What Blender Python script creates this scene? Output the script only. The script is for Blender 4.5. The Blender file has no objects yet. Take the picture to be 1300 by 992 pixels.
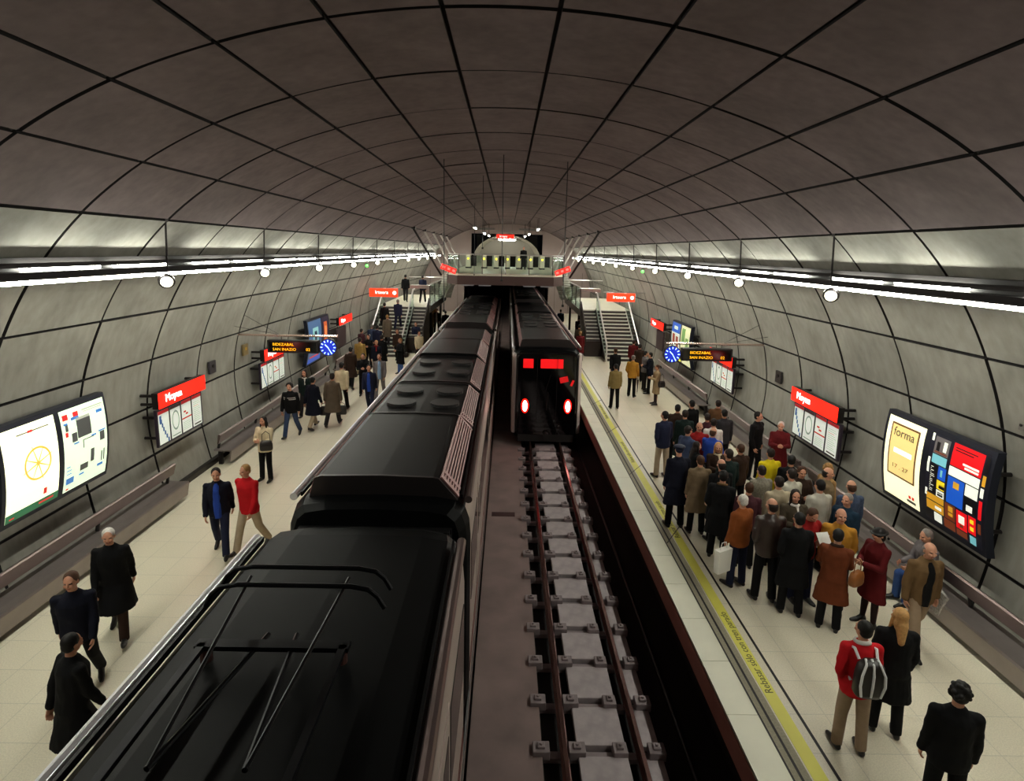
import bpy, bmesh, math, random
from mathutils import Vector, Matrix, Euler
random.seed(7)
PI = math.pi
scene = bpy.context.scene
C = bpy.context.collection

# ------------------------------------------------------------------ camera, world, exposure
CX = -0.12            # centre line of the cavern
CAM_H = 5.8
cam_d = bpy.data.cameras.new('camera')
cam = bpy.data.objects.new('camera', cam_d)
C.objects.link(cam)
scene.camera = cam
th, ya, ro = math.radians(10.08), math.radians(0.59), math.radians(1.24)
F = Vector((math.cos(th) * math.sin(ya), math.cos(th) * math.cos(ya), -math.sin(th)))
R0 = Vector((math.cos(ya), -math.sin(ya), 0))
U0 = Vector((math.sin(th) * math.sin(ya), math.sin(th) * math.cos(ya), math.cos(th)))
RT = R0 * math.cos(ro) + U0 * math.sin(ro)
UP = -R0 * math.sin(ro) + U0 * math.cos(ro)
cam.matrix_world = Matrix(((RT.x, UP.x, -F.x, 0), (RT.y, UP.y, -F.y, 0), (RT.z, UP.z, -F.z, CAM_H), (0, 0, 0, 1)))
cam_d.sensor_width = 36
cam_d.lens = 744 * 36 / 1300
cam_d.shift_y = -45 / 1300
cam_d.clip_start = 0.05
cam_d.clip_end = 300

scene.view_settings.view_transform = 'Standard'
scene.view_settings.look = 'None'
scene.view_settings.gamma = 1
scene.view_settings.use_curve_mapping = False
scene.view_settings.exposure = 0.0

world = bpy.data.worlds.new('world')
scene.world = world
world.use_nodes = True
world.node_tree.nodes['Background'].inputs[0].default_value = (0.05, 0.05, 0.06, 1)
world.node_tree.nodes['Background'].inputs[1].default_value = 0.02
TUBE = 118.0           # brightness of the fluorescent tubes
UPTUBE = 44.0

# ------------------------------------------------------------------ materials
def lin(c):
    return tuple((x / 255 / 12.92) if x / 255 <= 0.04045 else ((x / 255 + 0.055) / 1.055) ** 2.4 for x in c)

MATS = {}
def mat(name, rgb, rough=0.6, metal=0.0, emit=None, strength=0.0, noise=0.0, scale=3.0, bump=0.0, spec=0.5, alpha=1.0, trans=0.0):
    if name in MATS:
        return MATS[name]
    m = bpy.data.materials.new(name)
    m.use_nodes = True
    nt = m.node_tree
    b = nt.nodes['Principled BSDF']
    col = (*lin(rgb), 1)
    b.inputs['Base Color'].default_value = col
    b.inputs['Roughness'].default_value = rough
    b.inputs['Metallic'].default_value = metal
    b.inputs['Specular IOR Level'].default_value = spec
    if emit is not None:
        b.inputs['Emission Color'].default_value = (*lin(emit), 1)
        b.inputs['Emission Strength'].default_value = strength
    if trans:
        b.inputs['Transmission Weight'].default_value = trans
    if noise or bump:
        tc = nt.nodes.new('ShaderNodeTexCoord')
        n = nt.nodes.new('ShaderNodeTexNoise')
        n.inputs['Scale'].default_value = scale
        n.inputs['Detail'].default_value = 6
        nt.links.new(tc.outputs['Object'], n.inputs['Vector'])
        if noise:
            mp = nt.nodes.new('ShaderNodeMapRange')
            mp.inputs['From Min'].default_value = 0.25
            mp.inputs['From Max'].default_value = 0.75
            mp.inputs['To Min'].default_value = 1 - noise
            mp.inputs['To Max'].default_value = 1 + noise
            nt.links.new(n.outputs['Fac'], mp.inputs['Value'])
            mx = nt.nodes.new('ShaderNodeVectorMath')
            mx.operation = 'SCALE'
            mx.inputs[0].default_value = col[:3]
            nt.links.new(mp.outputs[0], mx.inputs['Scale'])
            nt.links.new(mx.outputs[0], b.inputs['Base Color'])
        if bump:
            bp = nt.nodes.new('ShaderNodeBump')
            bp.inputs['Strength'].default_value = bump
            bp.inputs['Distance'].default_value = 0.02
            nt.links.new(n.outputs['Fac'], bp.inputs['Height'])
            nt.links.new(bp.outputs[0], b.inputs['Normal'])
    MATS[name] = m
    return m

def concrete(name='panel_concrete', rgb=(144, 141, 133)):
    m = mat(name, rgb, 0.75, noise=0.2, scale=1.1, bump=0.05, spec=0.15)
    nt = m.node_tree
    b = nt.nodes['Principled BSDF']
    # fine board marks and pin holes on top of the soft clouding
    tc = nt.nodes.new('ShaderNodeTexCoord')
    mpg = nt.nodes.new('ShaderNodeMapping')
    mpg.inputs['Scale'].default_value = (2.2, 2.2, 0.55)
    nt.links.new(tc.outputs['Object'], mpg.inputs['Vector'])
    n = nt.nodes.new('ShaderNodeTexNoise')
    n.inputs['Scale'].default_value = 3.0
    n.inputs['Detail'].default_value = 5
    nt.links.new(mpg.outputs[0], n.inputs['Vector'])
    mr = nt.nodes.new('ShaderNodeMapRange')
    mr.inputs['From Min'].default_value = 0.3
    mr.inputs['From Max'].default_value = 0.7
    mr.inputs['To Min'].default_value = 0.88
    mr.inputs['To Max'].default_value = 1.1
    nt.links.new(n.outputs['Fac'], mr.inputs['Value'])
    old = b.inputs['Base Color'].links[0].from_socket
    mx = nt.nodes.new('ShaderNodeVectorMath')
    mx.operation = 'SCALE'
    nt.links.new(old, mx.inputs[0])
    nt.links.new(mr.outputs[0], mx.inputs['Scale'])
    nt.links.new(mx.outputs[0], b.inputs['Base Color'])
    return m

def floor_mat():
    m = mat('terrazzo', (214, 208, 190), 0.34, spec=0.5)
    nt = m.node_tree
    b = nt.nodes['Principled BSDF']
    tc = nt.nodes.new('ShaderNodeTexCoord')
    br = nt.nodes.new('ShaderNodeTexBrick')
    br.offset = 0
    br.inputs['Scale'].default_value = 1.0
    br.inputs['Mortar Size'].default_value = 0.006
    br.inputs['Brick Width'].default_value = 0.6
    br.inputs['Row Height'].default_value = 0.6
    br.inputs['Color1'].default_value = (*lin((226, 218, 196)), 1)
    br.inputs['Color2'].default_value = (*lin((222, 214, 192)), 1)
    br.inputs['Mortar'].default_value = (*lin((203, 197, 178)), 1)
    nt.links.new(tc.outputs['Object'], br.inputs['Vector'])
    n = nt.nodes.new('ShaderNodeTexNoise')
    n.inputs['Scale'].default_value = 60
    nt.links.new(tc.outputs['Object'], n.inputs['Vector'])
    mr = nt.nodes.new('ShaderNodeMapRange')
    mr.inputs['From Min'].default_value = 0.35
    mr.inputs['From Max'].default_value = 0.65
    mr.inputs['To Min'].default_value = 0.9
    mr.inputs['To Max'].default_value = 1.06
    nt.links.new(n.outputs['Fac'], mr.inputs['Value'])
    mx = nt.nodes.new('ShaderNodeVectorMath')
    mx.operation = 'SCALE'
    nt.links.new(br.outputs['Color'], mx.inputs[0])
    nt.links.new(mr.outputs[0], mx.inputs['Scale'])
    nt.links.new(mx.outputs[0], b.inputs['Base Color'])
    return m

CONC = concrete()
CONCR = concrete('vault_concrete_shaded', (110, 97, 97))  # same panels as the walls; shade of the vault put into a darker colour
FLOOR = floor_mat()
GASKET = mat('joint_gasket', (20, 15, 15), 0.9)
STEEL = mat('brushed_steel', (150, 148, 145), 0.32, 0.9, noise=0.1, scale=8)
STEELD = mat('dark_steel', (52, 48, 48), 0.4, 0.8)
BACKR = mat('bench_back', (112, 98, 94), 0.36, 0.8, noise=0.08, scale=4)
BENCH = mat('bench_steel', (150, 140, 138), 0.36, 0.7, noise=0.08, scale=4)
CHROME = mat('polished_tube', (232, 230, 228), 0.38, 0.75)
BLACKM = mat('black_housing', (14, 13, 14), 0.45)
TUBEM = mat('tube_glow', (255, 255, 255), emit=(255, 255, 240), strength=TUBE)
UPTUBEM = mat('uplight_glow', (255, 255, 255), emit=(252, 255, 240), strength=UPTUBE)
GLOBEM = mat('globe_glow', (255, 255, 255), emit=(255, 250, 215), strength=2.2)
REDSIGN = mat('red_sign_face', (200, 10, 10), 0.4, emit=(255, 28, 10), strength=2.2)
WHITEGLOW = mat('sign_lettering', (255, 255, 255), emit=(255, 246, 238), strength=1.8)
AMBER = mat('amber_led', (255, 200, 30), emit=(255, 176, 14), strength=1.25)

# ------------------------------------------------------------------ mesh helpers
def new_bm():
    return bmesh.new()

def box(bm, c, s, rz=0.0, rot=None, mi=0):
    m = Matrix.Translation(c) @ (rot.to_4x4() if rot is not None else Matrix.Rotation(rz, 4, 'Z')) @ Matrix.Diagonal((s[0], s[1], s[2], 1))
    r = bmesh.ops.create_cube(bm, size=1, matrix=m)
    if mi:
        for v in r['verts']:
            for f in v.link_faces:
                f.material_index = mi
    return r

def box2(bm, x0, x1, y0, y1, z0, z1, mi=0):
    return box(bm, ((x0 + x1) / 2, (y0 + y1) / 2, (z0 + z1) / 2), (abs(x1 - x0), abs(y1 - y0), abs(z1 - z0)), mi=mi)

def rod(bm, a, b, r, seg=10, r2=None, mi=0):
    a, b = Vector(a), Vector(b)
    d = b - a
    if d.length < 1e-6:
        return
    q = d.to_track_quat('Z', 'Y').to_matrix().to_4x4()
    m = Matrix.Translation((a + b) / 2) @ q
    res = bmesh.ops.create_cone(bm, cap_ends=True, segments=seg, radius1=r, radius2=r if r2 is None else r2, depth=d.length, matrix=m)
    if mi:
        for v in res['verts']:
            for f in v.link_faces:
                f.material_index = mi
    return res

def path(bm, pts, r, seg=8):
    for a, b in zip(pts[:-1], pts[1:]):
        rod(bm, a, b, r, seg)
    for p in pts[1:-1]:
        bmesh.ops.create_uvsphere(bm, u_segments=seg, v_segments=6, radius=r, matrix=Matrix.Translation(p))

def ball(bm, c, r, seg=16):
    r = (r, r, r) if isinstance(r, (int, float)) else r
    bmesh.ops.create_uvsphere(bm, u_segments=seg, v_segments=max(6, seg * 2 // 3), radius=1, matrix=Matrix.Translation(c) @ Matrix.Diagonal((*r, 1)))

def loft(bm, rings, cap=True, closed=True, mi=0):
    vs = [[bm.verts.new(p) for p in ring] for ring in rings]
    n = len(rings[0])
    for a, b in zip(vs[:-1], vs[1:]):
        for i in range(n if closed else n - 1):
            f = bm.faces.new((a[i], a[(i + 1) % n], b[(i + 1) % n], b[i]))
            f.material_index = mi
    if cap and closed:
        f = bm.faces.new(list(reversed(vs[0]))); f.material_index = mi
        f = bm.faces.new(vs[-1]); f.material_index = mi
    return vs

def obj(name, bm, mats, parent=None, smooth=False, bevel=0.0, loc=None):
    bmesh.ops.recalc_face_normals(bm, faces=bm.faces)
    me = bpy.data.meshes.new(name)
    bm.to_mesh(me)
    bm.free()
    for m in (mats if isinstance(mats, (list, tuple)) else [mats]):
        me.materials.append(m)
    if smooth:
        for p in me.polygons:
            p.use_smooth = True
    o = bpy.data.objects.new(name, me)
    C.objects.link(o)
    if parent is not None:
        o.parent = parent
    if loc:
        o.location = loc
    if bevel:
        bv = o.modifiers.new('bevel', 'BEVEL')
        bv.width = bevel
        bv.segments = 2
        bv.limit_method = 'ANGLE'
    return o

def empty(name, label, cat, loc=(0, 0, 0), rz=0.0, group=None):
    o = bpy.data.objects.new(name, None)
    C.objects.link(o)
    o.empty_display_size = 0.1
    o.location = loc
    o.rotation_euler = (0, 0, rz)
    tag(o, label, cat, group)
    return o

def tag(o, label, cat, group=None):
    o['label'] = label
    o['category'] = cat
    if group:
        o['group'] = group
    return o

def struct(name, bm, m, **k):
    o = obj(name, bm, m, **k)
    o['kind'] = 'structure'
    return o

def copy_tree(o, parent=None):
    c = o.copy()
    C.objects.link(c)
    if parent is not None:
        c.parent = parent
    for ch in list(o.children):
        copy_tree(ch, c)
    return c

def text_mesh(name, s, size, m, parent, mat4, extrude=0.004, align='LEFT', sx=1.0):
    cu = bpy.data.curves.new(name, 'FONT')
    cu.body = s
    cu.size = size
    cu.align_x = align
    cu.extrude = extrude
    cu.resolution_u = 3
    t = bpy.data.objects.new(name, cu)
    C.objects.link(t)
    dg = bpy.context.evaluated_depsgraph_get()
    me = bpy.data.meshes.new_from_object(t.evaluated_get(dg))
    bpy.data.objects.remove(t)
    me.transform(Matrix.Diagonal((sx, 1, 1, 1)))
    me.transform(mat4)
    me.materials.clear()
    me.materials.append(m)
    o = bpy.data.objects.new(name, me)
    C.objects.link(o)
    if parent is not None:
        o.parent = parent
    return o

def frame4(origin, xdir, ydir):
    x = Vector(xdir).normalized(); y = Vector(ydir).normalized(); z = x.cross(y)
    m = Matrix.Identity(4)
    for i in range(3):
        m[i][0], m[i][1], m[i][2], m[i][3] = x[i], y[i], z[i], origin[i]
    return m

# ------------------------------------------------------------------ the cavern
SEAM = [(0.60, 8.23), (1.78, 8.10), (2.92, 7.84), (4.02, 7.46), (5.05, 6.92), (5.98, 6.21), (6.76, 5.34), (7.35, 4.36), (7.80, 3.24), (8.00, 2.10), (7.93, 1.01), (7.72, 0.0), (7.40, -0.9)]
Y0, Y1, BAY = -6.43, 56.0, 2.15
FULL = [(-x, z) for x, z in reversed(SEAM)] + SEAM

def crom(p0, p1, p2, p3, t):
    return tuple(0.5 * ((2 * b) + (-a + c) * t + (2 * a - 5 * b + 4 * c - d) * t * t + (-a + 3 * b - 3 * c + d) * t ** 3) for a, b, c, d in zip(p0, p1, p2, p3))

def band(i, n=5):
    """points of the profile between FULL[i] and FULL[i+1]"""
    g = lambda k: FULL[max(0, min(len(FULL) - 1, k))]
    return [crom(g(i - 1), g(i), g(i + 1), g(i + 2), t / n) for t in range(n + 1)]

def wall_x(z):
    for (xa, za), (xb, zb) in zip(SEAM[:-1], SEAM[1:]):
        if zb <= z <= za:
            t = (za - z) / (za - zb)
            return xa + (xb - xa) * t
    return SEAM[-1][0]

RINGS = [6.49 + BAY * k for k in range(-6, 23)]
RINGS[-1] = 53.79

def panels(name, bands, mname):
    bm = new_bm()
    gap = 0.033
    edges = RINGS + [56.0]
    for i in bands:
        pts = band(i)
        # shorten both ends by the joint half-width
        arc = [0.0]
        for a, b in zip(pts[:-1], pts[1:]):
            arc.append(arc[-1] + math.dist(a, b))
        L = arc[-1]
        def at(s):
            s = max(0, min(L, s))
            for k in range(len(arc) - 1):
                if s <= arc[k + 1] + 1e-9:
                    t = (s - arc[k]) / (arc[k + 1] - arc[k])
                    return (pts[k][0] + (pts[k + 1][0] - pts[k][0]) * t, pts[k][1] + (pts[k + 1][1] - pts[k][1]) * t)
            return pts[-1]
        g = gap * 0.8
        prof = [at(g + (L - 2 * g) * t / 6) for t in range(7)]
        nrm = []
        for k in range(7):
            a = prof[max(0, k - 1)]; b = prof[min(6, k + 1)]
            dx, dz = b[0] - a[0], b[1] - a[1]
            l = math.hypot(dx, dz)
            nrm.append((-dz / l, dx / l))      # outward, since the profile runs left to right over the top
        for ya_, yb_ in zip(edges[:-1], edges[1:]):
            jig = random.uniform(-0.006, 0.006)
            a, b = ya_ + gap, yb_ - gap
            front = [[bm.verts.new((CX + p[0] + n[0] * jig, y, p[1] + n[1] * jig)) for p, n in zip(prof, nrm)] for y in (a, b)]
            back = [[bm.verts.new((CX + p[0] + n[0] * 0.07, y, p[1] + n[1] * 0.07)) for p, n in zip(prof, nrm)] for y in (a, b)]
            f2 = [[bm.verts.new(v.co) for v in row] for row in front]
            for k in range(6):
                f = bm.faces.new((front[0][k], front[0][k + 1], front[1][k + 1], front[1][k])); f.smooth = True
                bm.faces.new((f2[0][k], back[0][k], back[0][k + 1], f2[0][k + 1])).material_index = 1
                bm.faces.new((f2[1][k + 1], back[1][k + 1], back[1][k], f2[1][k])).material_index = 1
            bm.faces.new((f2[0][0], f2[1][0], back[1][0], back[0][0])).material_index = 1
            bm.faces.new((f2[0][6], back[0][6], back[1][6], f2[1][6])).material_index = 1
        # dark backing behind the joints
        rows = [[bm.verts.new((CX + p[0] + (p[0] / 8.2) * 0.06, y, p[1] + 0.05 * max(0, (p[1] - 3) / 5))) for p in pts] for y in (Y0 - 0.5, Y1)]
        for k in range(len(pts) - 1):
            bm.faces.new((rows[0][k], rows[0][k + 1], rows[1][k + 1], rows[1][k])).material_index = 1
    o = struct(name, bm, [CONCR if name == 'ceiling' else CONC, GASKET])
    return o

NB = len(FULL) - 1
panels('wall_left', range(0, 7), 'l')
panels('ceiling', range(7, NB - 7), 'c')
panels('wall_right', range(NB - 7, NB), 'r')

# platforms, track bed
EDGE = 3.04
def platform(side):
    bm = new_bm()
    xe = CX + side * EDGE
    xw = CX + side * 7.9
    box2(bm, xe, xw, Y0, Y1, -0.30, 0.0)
    return bm
FASC = mat('platform_fascia', (150, 94, 82), 0.7, noise=0.12)
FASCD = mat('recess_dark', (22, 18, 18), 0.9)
struct('floor', platform(1), FLOOR)
struct('floor', platform(-1), FLOOR)
bm = new_bm()
for s in (-1, 1):
    xe = CX + s * EDGE
    box2(bm, xe - s * 0.012, xe + s * 0.05, Y0, Y1, -0.36, -0.035)
struct('trim_1', bm, FASC)
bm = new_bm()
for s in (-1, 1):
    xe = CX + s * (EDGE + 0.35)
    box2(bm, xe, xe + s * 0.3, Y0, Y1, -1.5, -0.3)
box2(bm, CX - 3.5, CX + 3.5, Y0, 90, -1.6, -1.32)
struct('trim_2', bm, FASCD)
SLAB = mat('trackbed_concrete', (128, 110, 107), 0.8, noise=0.22, scale=1.6)
bm = new_bm()
box2(bm, -0.42, 0.62, Y0, 90, -1.35, -1.16)
box2(bm, -0.46, -0.60, Y0, 90, -1.35, -1.18)
struct('trim_3', bm, SLAB)
bm = new_bm()   # drain grates set in the slab
box2(bm, -0.30, 0.32, 14.6, 14.85, -1.18, -1.155)
for k in range(12):
    box2(bm, -0.28 + k * 0.05, -0.26 + k * 0.05, 14.62, 14.83, -1.156, -1.150)
struct('trim_4', bm, mat('rust_plate', (62, 36, 36), 0.8))

# edge slab, guide lines and warning stripe of each platform
EDGEM = mat('edge_slab', (222, 220, 200), 0.5, noise=0.05, scale=2)
LINE = mat('guide_line', (26, 20, 20), 0.6)
YEL = mat('yellow_stripe', (226, 220, 96), 0.5, noise=0.04)
GRIT = mat('grit_band', (150, 144, 124), 0.8, noise=0.2, scale=40)
for s in (-1, 1):
    xo = lambda d: CX + s * (EDGE + d)
    bm = new_bm()
    y = Y0
    while y < Y1:
        box2(bm, xo(0.0), xo(0.40), y + 0.004, y + 0.996, -0.02, 0.006)
        y += 1.0
    struct('trim_5', bm, EDGEM)
    bm = new_bm()
    box2(bm, xo(0.40), xo(0.62), Y0, Y1, -0.02, 0.003)
    struct('trim_6', bm, GRIT)
    bm = new_bm()
    box2(bm, xo(0.40), xo(0.425), Y0, Y1, 0.002, 0.007)
    box2(bm, xo(0.50), xo(0.53), Y0, Y1, 0.002, 0.007)
    box2(bm, xo(0.92), xo(0.955), Y0, Y1, 0.0, 0.006)
    struct('trim_7', bm, LINE)
    bm = new_bm()
    box2(bm, xo(0.64), xo(0.81), Y0, Y1, -0.01, 0.005)
    struct('trim_8', bm, YEL)
LET = mat('floor_lettering', (92, 92, 46), 0.6)
for y in (6.95, 11.3, 15.7, 20.1):
    t = text_mesh('trim_9', 'Rebasar s\u00f3lo con tren parado', 0.15, LET, None,
                  frame4((CX + EDGE + 0.775, y, 0.0065), (0, 1, 0), (-1, 0, 0)), extrude=0.001)
    t['kind'] = 'structure'
bm = new_bm()
for (xa, ya1, xb, yb) in ((3.36, 11.07, 3.88, 11.9), (3.36, 14.8, 3.88, 15.6), (3.36, 18.4, 3.88, 19.2), (3.36, 22.0, 3.88, 22.8)):
    rod(bm, (xa, ya1, 0.004), (xb, yb, 0.004), 0.009, 4)
struct('trim_10', bm, LINE)

# foot of the walls
for s, nm in ((-1, 'left'), (1, 'right')):
    bm = new_bm()
    box2(bm, CX + s * 7.62, CX + s * 7.74, Y0, Y1, 0.0, 0.14)
    struct('baseboard_' + nm, bm, STEELD)

# walls closing both ends
PINK = mat('end_panel', (176, 158, 152), 0.45, noise=0.06, scale=1.0)
bm = new_bm()
yy = 56.0
for s in (-1, 1):
    box2(bm, CX + s * 3.7, CX + s * 8.2, yy, yy + 0.3, -0.3, 3.85)      # beside the track opening
    for k in range(3):
        box2(bm, CX + s * (4.6 + 1.3 * k), CX + s * (4.62 + 1.3 * k), yy - 0.012, yy, 0, 3.85, mi=1)
box2(bm, CX - 8.2, CX + 8.2, yy, yy + 0.3, 3.85, 4.45)
for s in (-1, 1):
    box2(bm, CX + s * 3.35, CX + s * 8.2, yy, yy + 0.3, 4.45, 8.5)
box2(bm, CX - 3.4, CX + 3.4, yy, yy + 0.3, 7.35, 8.5)
struct('wall_far', bm, [PINK, GASKET])
bm = new_bm()
for s in (-1, 1):
    box2(bm, CX + s * 3.7, CX + s * 4.0, 56, 90, -1.5, 3.9)
box2(bm, CX - 4, CX + 4, 56.3, 90, 3.6, 3.9)
box2(bm, CX - 4, CX + 4, 90, 90.3, -1.5, 3.9)
struct('wall_tunnel', bm, mat('tunnel_dark', (40, 36, 36), 0.9))
bm = new_bm()
box2(bm, CX - 8.4, CX + 8.4, Y0 - 0.6, Y0 - 0.3, -1.5, 8.6)
struct('wall_near', bm, CONC)
# arched exit passage beyond the far concourse
PALE = mat('passage_panel', (196, 194, 184), 0.5)
bm = new_bm()
n = 20
for k in range(5):
    ya_, yb_ = 56.2 + k * 2.2, 56.2 + (k + 1) * 2.2 - 0.08
    prof = [(CX + 3.2 * math.cos(PI * t / n), 4.9 + 2.35 * math.sin(PI * t / n)) for t in range(n + 1)]
    prof = [(CX + 3.2, 4.45)] + prof + [(CX - 3.2, 4.45)]
    loft(bm, [[(x, ya_, z) for x, z in prof], [(x, yb_, z) for x, z in prof]], cap=False, closed=False)
box2(bm, CX - 3.4, CX + 3.4, 67.2, 67.4, 4.45, 7.5)
struct('wall_passage', bm, PALE)
bm = new_bm()
box2(bm, CX - 3.4, CX + 3.4, 56, 67.4, 4.25, 4.45)
struct('floor_passage', bm, FLOOR)
for k in range(3):  # fill tubes added to brighten the passage
    root = empty('passage_fill', '%s added fill tube in the arched exit passage behind the mezzanine' % ('first', 'second', 'third')[k], 'light', (CX, 57.6 + 3.2 * k, 6.9))
    bm = new_bm(); box2(bm, -.9, .9, -.06, .06, .04, .12)
    obj('tray', bm, STEEL, root)
    bm = new_bm(); rod(bm, (-.85, 0, 0), (.85, 0, 0), .035, 10)
    obj('tube', bm, mat('passage_fill_glow', (255, 255, 255), emit=(255, 250, 238), strength=40), root)  # glowing part of the added fill tube
    bm = new_bm(); rod(bm, (0, 0, .1), (0, 0, .35), .012, 6)
    obj('hanger', bm, STEELD, root)

# ------------------------------------------------------------------ light trays along both walls
def side_word(s):
    return 'left' if s < 0 else 'right'

for s in (-1, 1):
    root = empty('light_tray', 'long dark light tray with white tubes hung along the %s vault' % side_word(s), 'light fixture', (CX + s * 6.2, 24, 5.3), 0, 'light trays on the vault sides')
    X = lambda a: s * (a - 6.2)
    bm = new_bm()
    ya_, yb_ = 1.2 - 24, 53.4 - 24
    loft(bm, [[(X(6.03), y, 0.0), (X(6.10), y, -0.03), (X(6.50), y, 0.02), (X(6.60), y, 0.06), (X(6.60), y, 0.09), (X(6.08), y, 0.09)] for y in (ya_, yb_)])
    box2(bm, X(5.93), X(6.06), ya_, yb_, -0.002, 0.012)
    box2(bm, X(6.072), X(6.082), ya_, yb_, -0.064, 0.0)
    obj('tray', bm, mat('tray_dark', (30, 25, 25), 0.6), root)
    bm = new_bm()      # louvre that keeps the upper tubes from lighting the crown
    cxx, czz = 6.30, 0.125
    sec = [(cxx - r_ * math.cos(math.radians(a_)), czz + r_ * math.sin(math.radians(a_))) for r_, a_ in ((0.11, 9), (0.11, 25), (0.11, 42), (0.122, 42), (0.122, 25), (0.122, 9))]
    loft(bm, [[(X(a_), y, b_) for a_, b_ in sec] for y in (ya_, yb_)])
    obj('louvre', bm, mat('tray_dark', (30, 25, 25), 0.6), root)
    bm = new_bm()
    box2(bm, X(6.365), X(6.377), ya_, yb_, 0.05, 0.27)
    obj('rear_lip', bm, mat('tray_dark', (30, 25, 25), 0.6), root)
    y = 1.35
    while y < 53:
        bm = new_bm()
        rod(bm, (X(6.03), y - 24, -0.035), (X(6.03), y + 1.05 - 24, -0.035), 0.027, 10)
        obj('lower_tube', bm, TUBEM, root)
        y += 1.075
    y = 1.1
    k = 0
    while y < 52:
        bm = new_bm()
        rod(bm, (X(6.30), y - 24, 0.125), (X(6.30), y + 1.5 - 24, 0.125), 0.027, 10)
        obj('upper_tube', bm, UPTUBEM, root)
        y += 2.45 if k % 2 == 0 else 1.85
        k += 1
    y = 10.79 - 8.6
    while y < 53:
        bm = new_bm()
        rod(bm, (X(6.06), y - 24, 0.05), (X(6.02), y - 24, 0.93), 0.018, 8)
        box2(bm, X(6.0), X(6.1), y - 24 - 0.05, y - 24 + 0.05, 0.88, 0.95)
        obj('hanger', bm, STEELD, root)
        y += 4.3
    y = 10.6
    k = 0
    while y < 53:
        g = empty('globe_lamp', ('%s round white lamp under the light tray of the %s wall' % (['nearest', 'second nearest', 'third nearest', 'fourth nearest', 'fifth nearest', 'sixth nearest', 'seventh nearest', 'eighth nearest', 'ninth nearest', 'farthest'][k], side_word(s))), 'lamp', (CX + s * 5.98, y, 5.13), 0, 'round lamps under the light trays')
        bm = new_bm()
        # drum housing open towards the platform
        d = Vector((-s * 0.55, -0.75, -0.45)).normalized()
        rod(bm, -d * 0.05, d * 0.015, 0.135, 24)
        obj('housing', bm, STEELD, g)
        bm = new_bm()
        ball(bm, (0, 0, 0), 0.105, 20)
        obj('lens', bm, GLOBEM, g, smooth=True)
        bm = new_bm()
        rod(bm, (0, 0, 0.1), (0, 0, 0.15), 0.02, 8)
        obj('mount', bm, STEELD, g)
        y += 4.3 * 1.0 if k else 4.3
        k += 1
        if k > 9:
            break

# green signal light under each tray
for s in (-1, 1):
    bm = new_bm()
    ball(bm, (0, 0, 0), 0.07, 12)
    box2(bm, -0.05, 0.05, -0.02, 0.1, 0.0, 0.14, mi=1)
    o = obj('signal_lamp', bm, [mat('green_glow', (60, 220, 60), emit=(90, 255, 80), strength=2.2), STEELD], None, loc=(CX + s * 6.1, 26.2, 5.02))
    tag(o, 'small green signal light under the light tray of the %s wall' % side_word(s), 'light')

# ------------------------------------------------------------------ benches
def bench(s, y0, y1, label):
    root = empty('bench', label, 'bench', (CX + s * 7.3, (y0 + y1) / 2, 0), 0, 'steel benches along the walls')
    L = (y1 - y0) / 2
    X = lambda a: s * (a - 7.3)
    bm = new_bm()      # folded seat and front apron
    prof = [(X(7.12), 0.44), (X(7.10), 0.41), (X(7.16), 0.10), (X(7.19), 0.10), (X(7.15), 0.40), (X(7.56), 0.40), (X(7.58), 0.45), (X(7.50), 0.435), (X(7.30), 0.425)]
    loft(bm, [[(x, y, z) for x, z in prof] for y in (-L, L)])
    obj('seat', bm, BENCH, root)
    bm = new_bm()
    prof = [(X(7.40), 0.86), (X(7.37), 0.84), (X(7.44), 0.60), (X(7.47), 0.60), (X(7.44), 0.85)]
    loft(bm, [[(x, y, z) for x, z in prof] for y in (-L, L)])
    obj('backrest', bm, BACKR, root)
    n = max(2, int(L * 2 / 2.15))
    for k in range(n + 1):
        y = -L + 0.15 + k * (2 * L - 0.3) / n
        bm = new_bm()
        rod(bm, (X(7.52), y, 0.44), (X(7.46), y, 0.72), 0.035, 8)
        obj('bracket', bm, BLACKM, root)
        bm = new_bm()
        box2(bm, X(7.42), X(7.52), y - 0.04, y + 0.04, 0.0, 0.40)
        obj('leg', bm, STEELD, root)

bench(-1, 1.0, 12.8, 'long steel bench below the lit posters on the left wall')
bench(-1, 14.9, 24.5, 'long steel bench on left wall below the first map board and clock')
bench(-1, 25.6, 31.0, 'steel bench on the left wall nearest the stairs')
bench(1, 1.0, 13.3, 'long steel bench below the lit posters on the right wall')
bench(1, 13.7, 19.2, 'steel bench behind the waiting crowd on the right wall')
bench(1, 20.6, 27.5, 'steel bench below the clock on the right wall')

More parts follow.
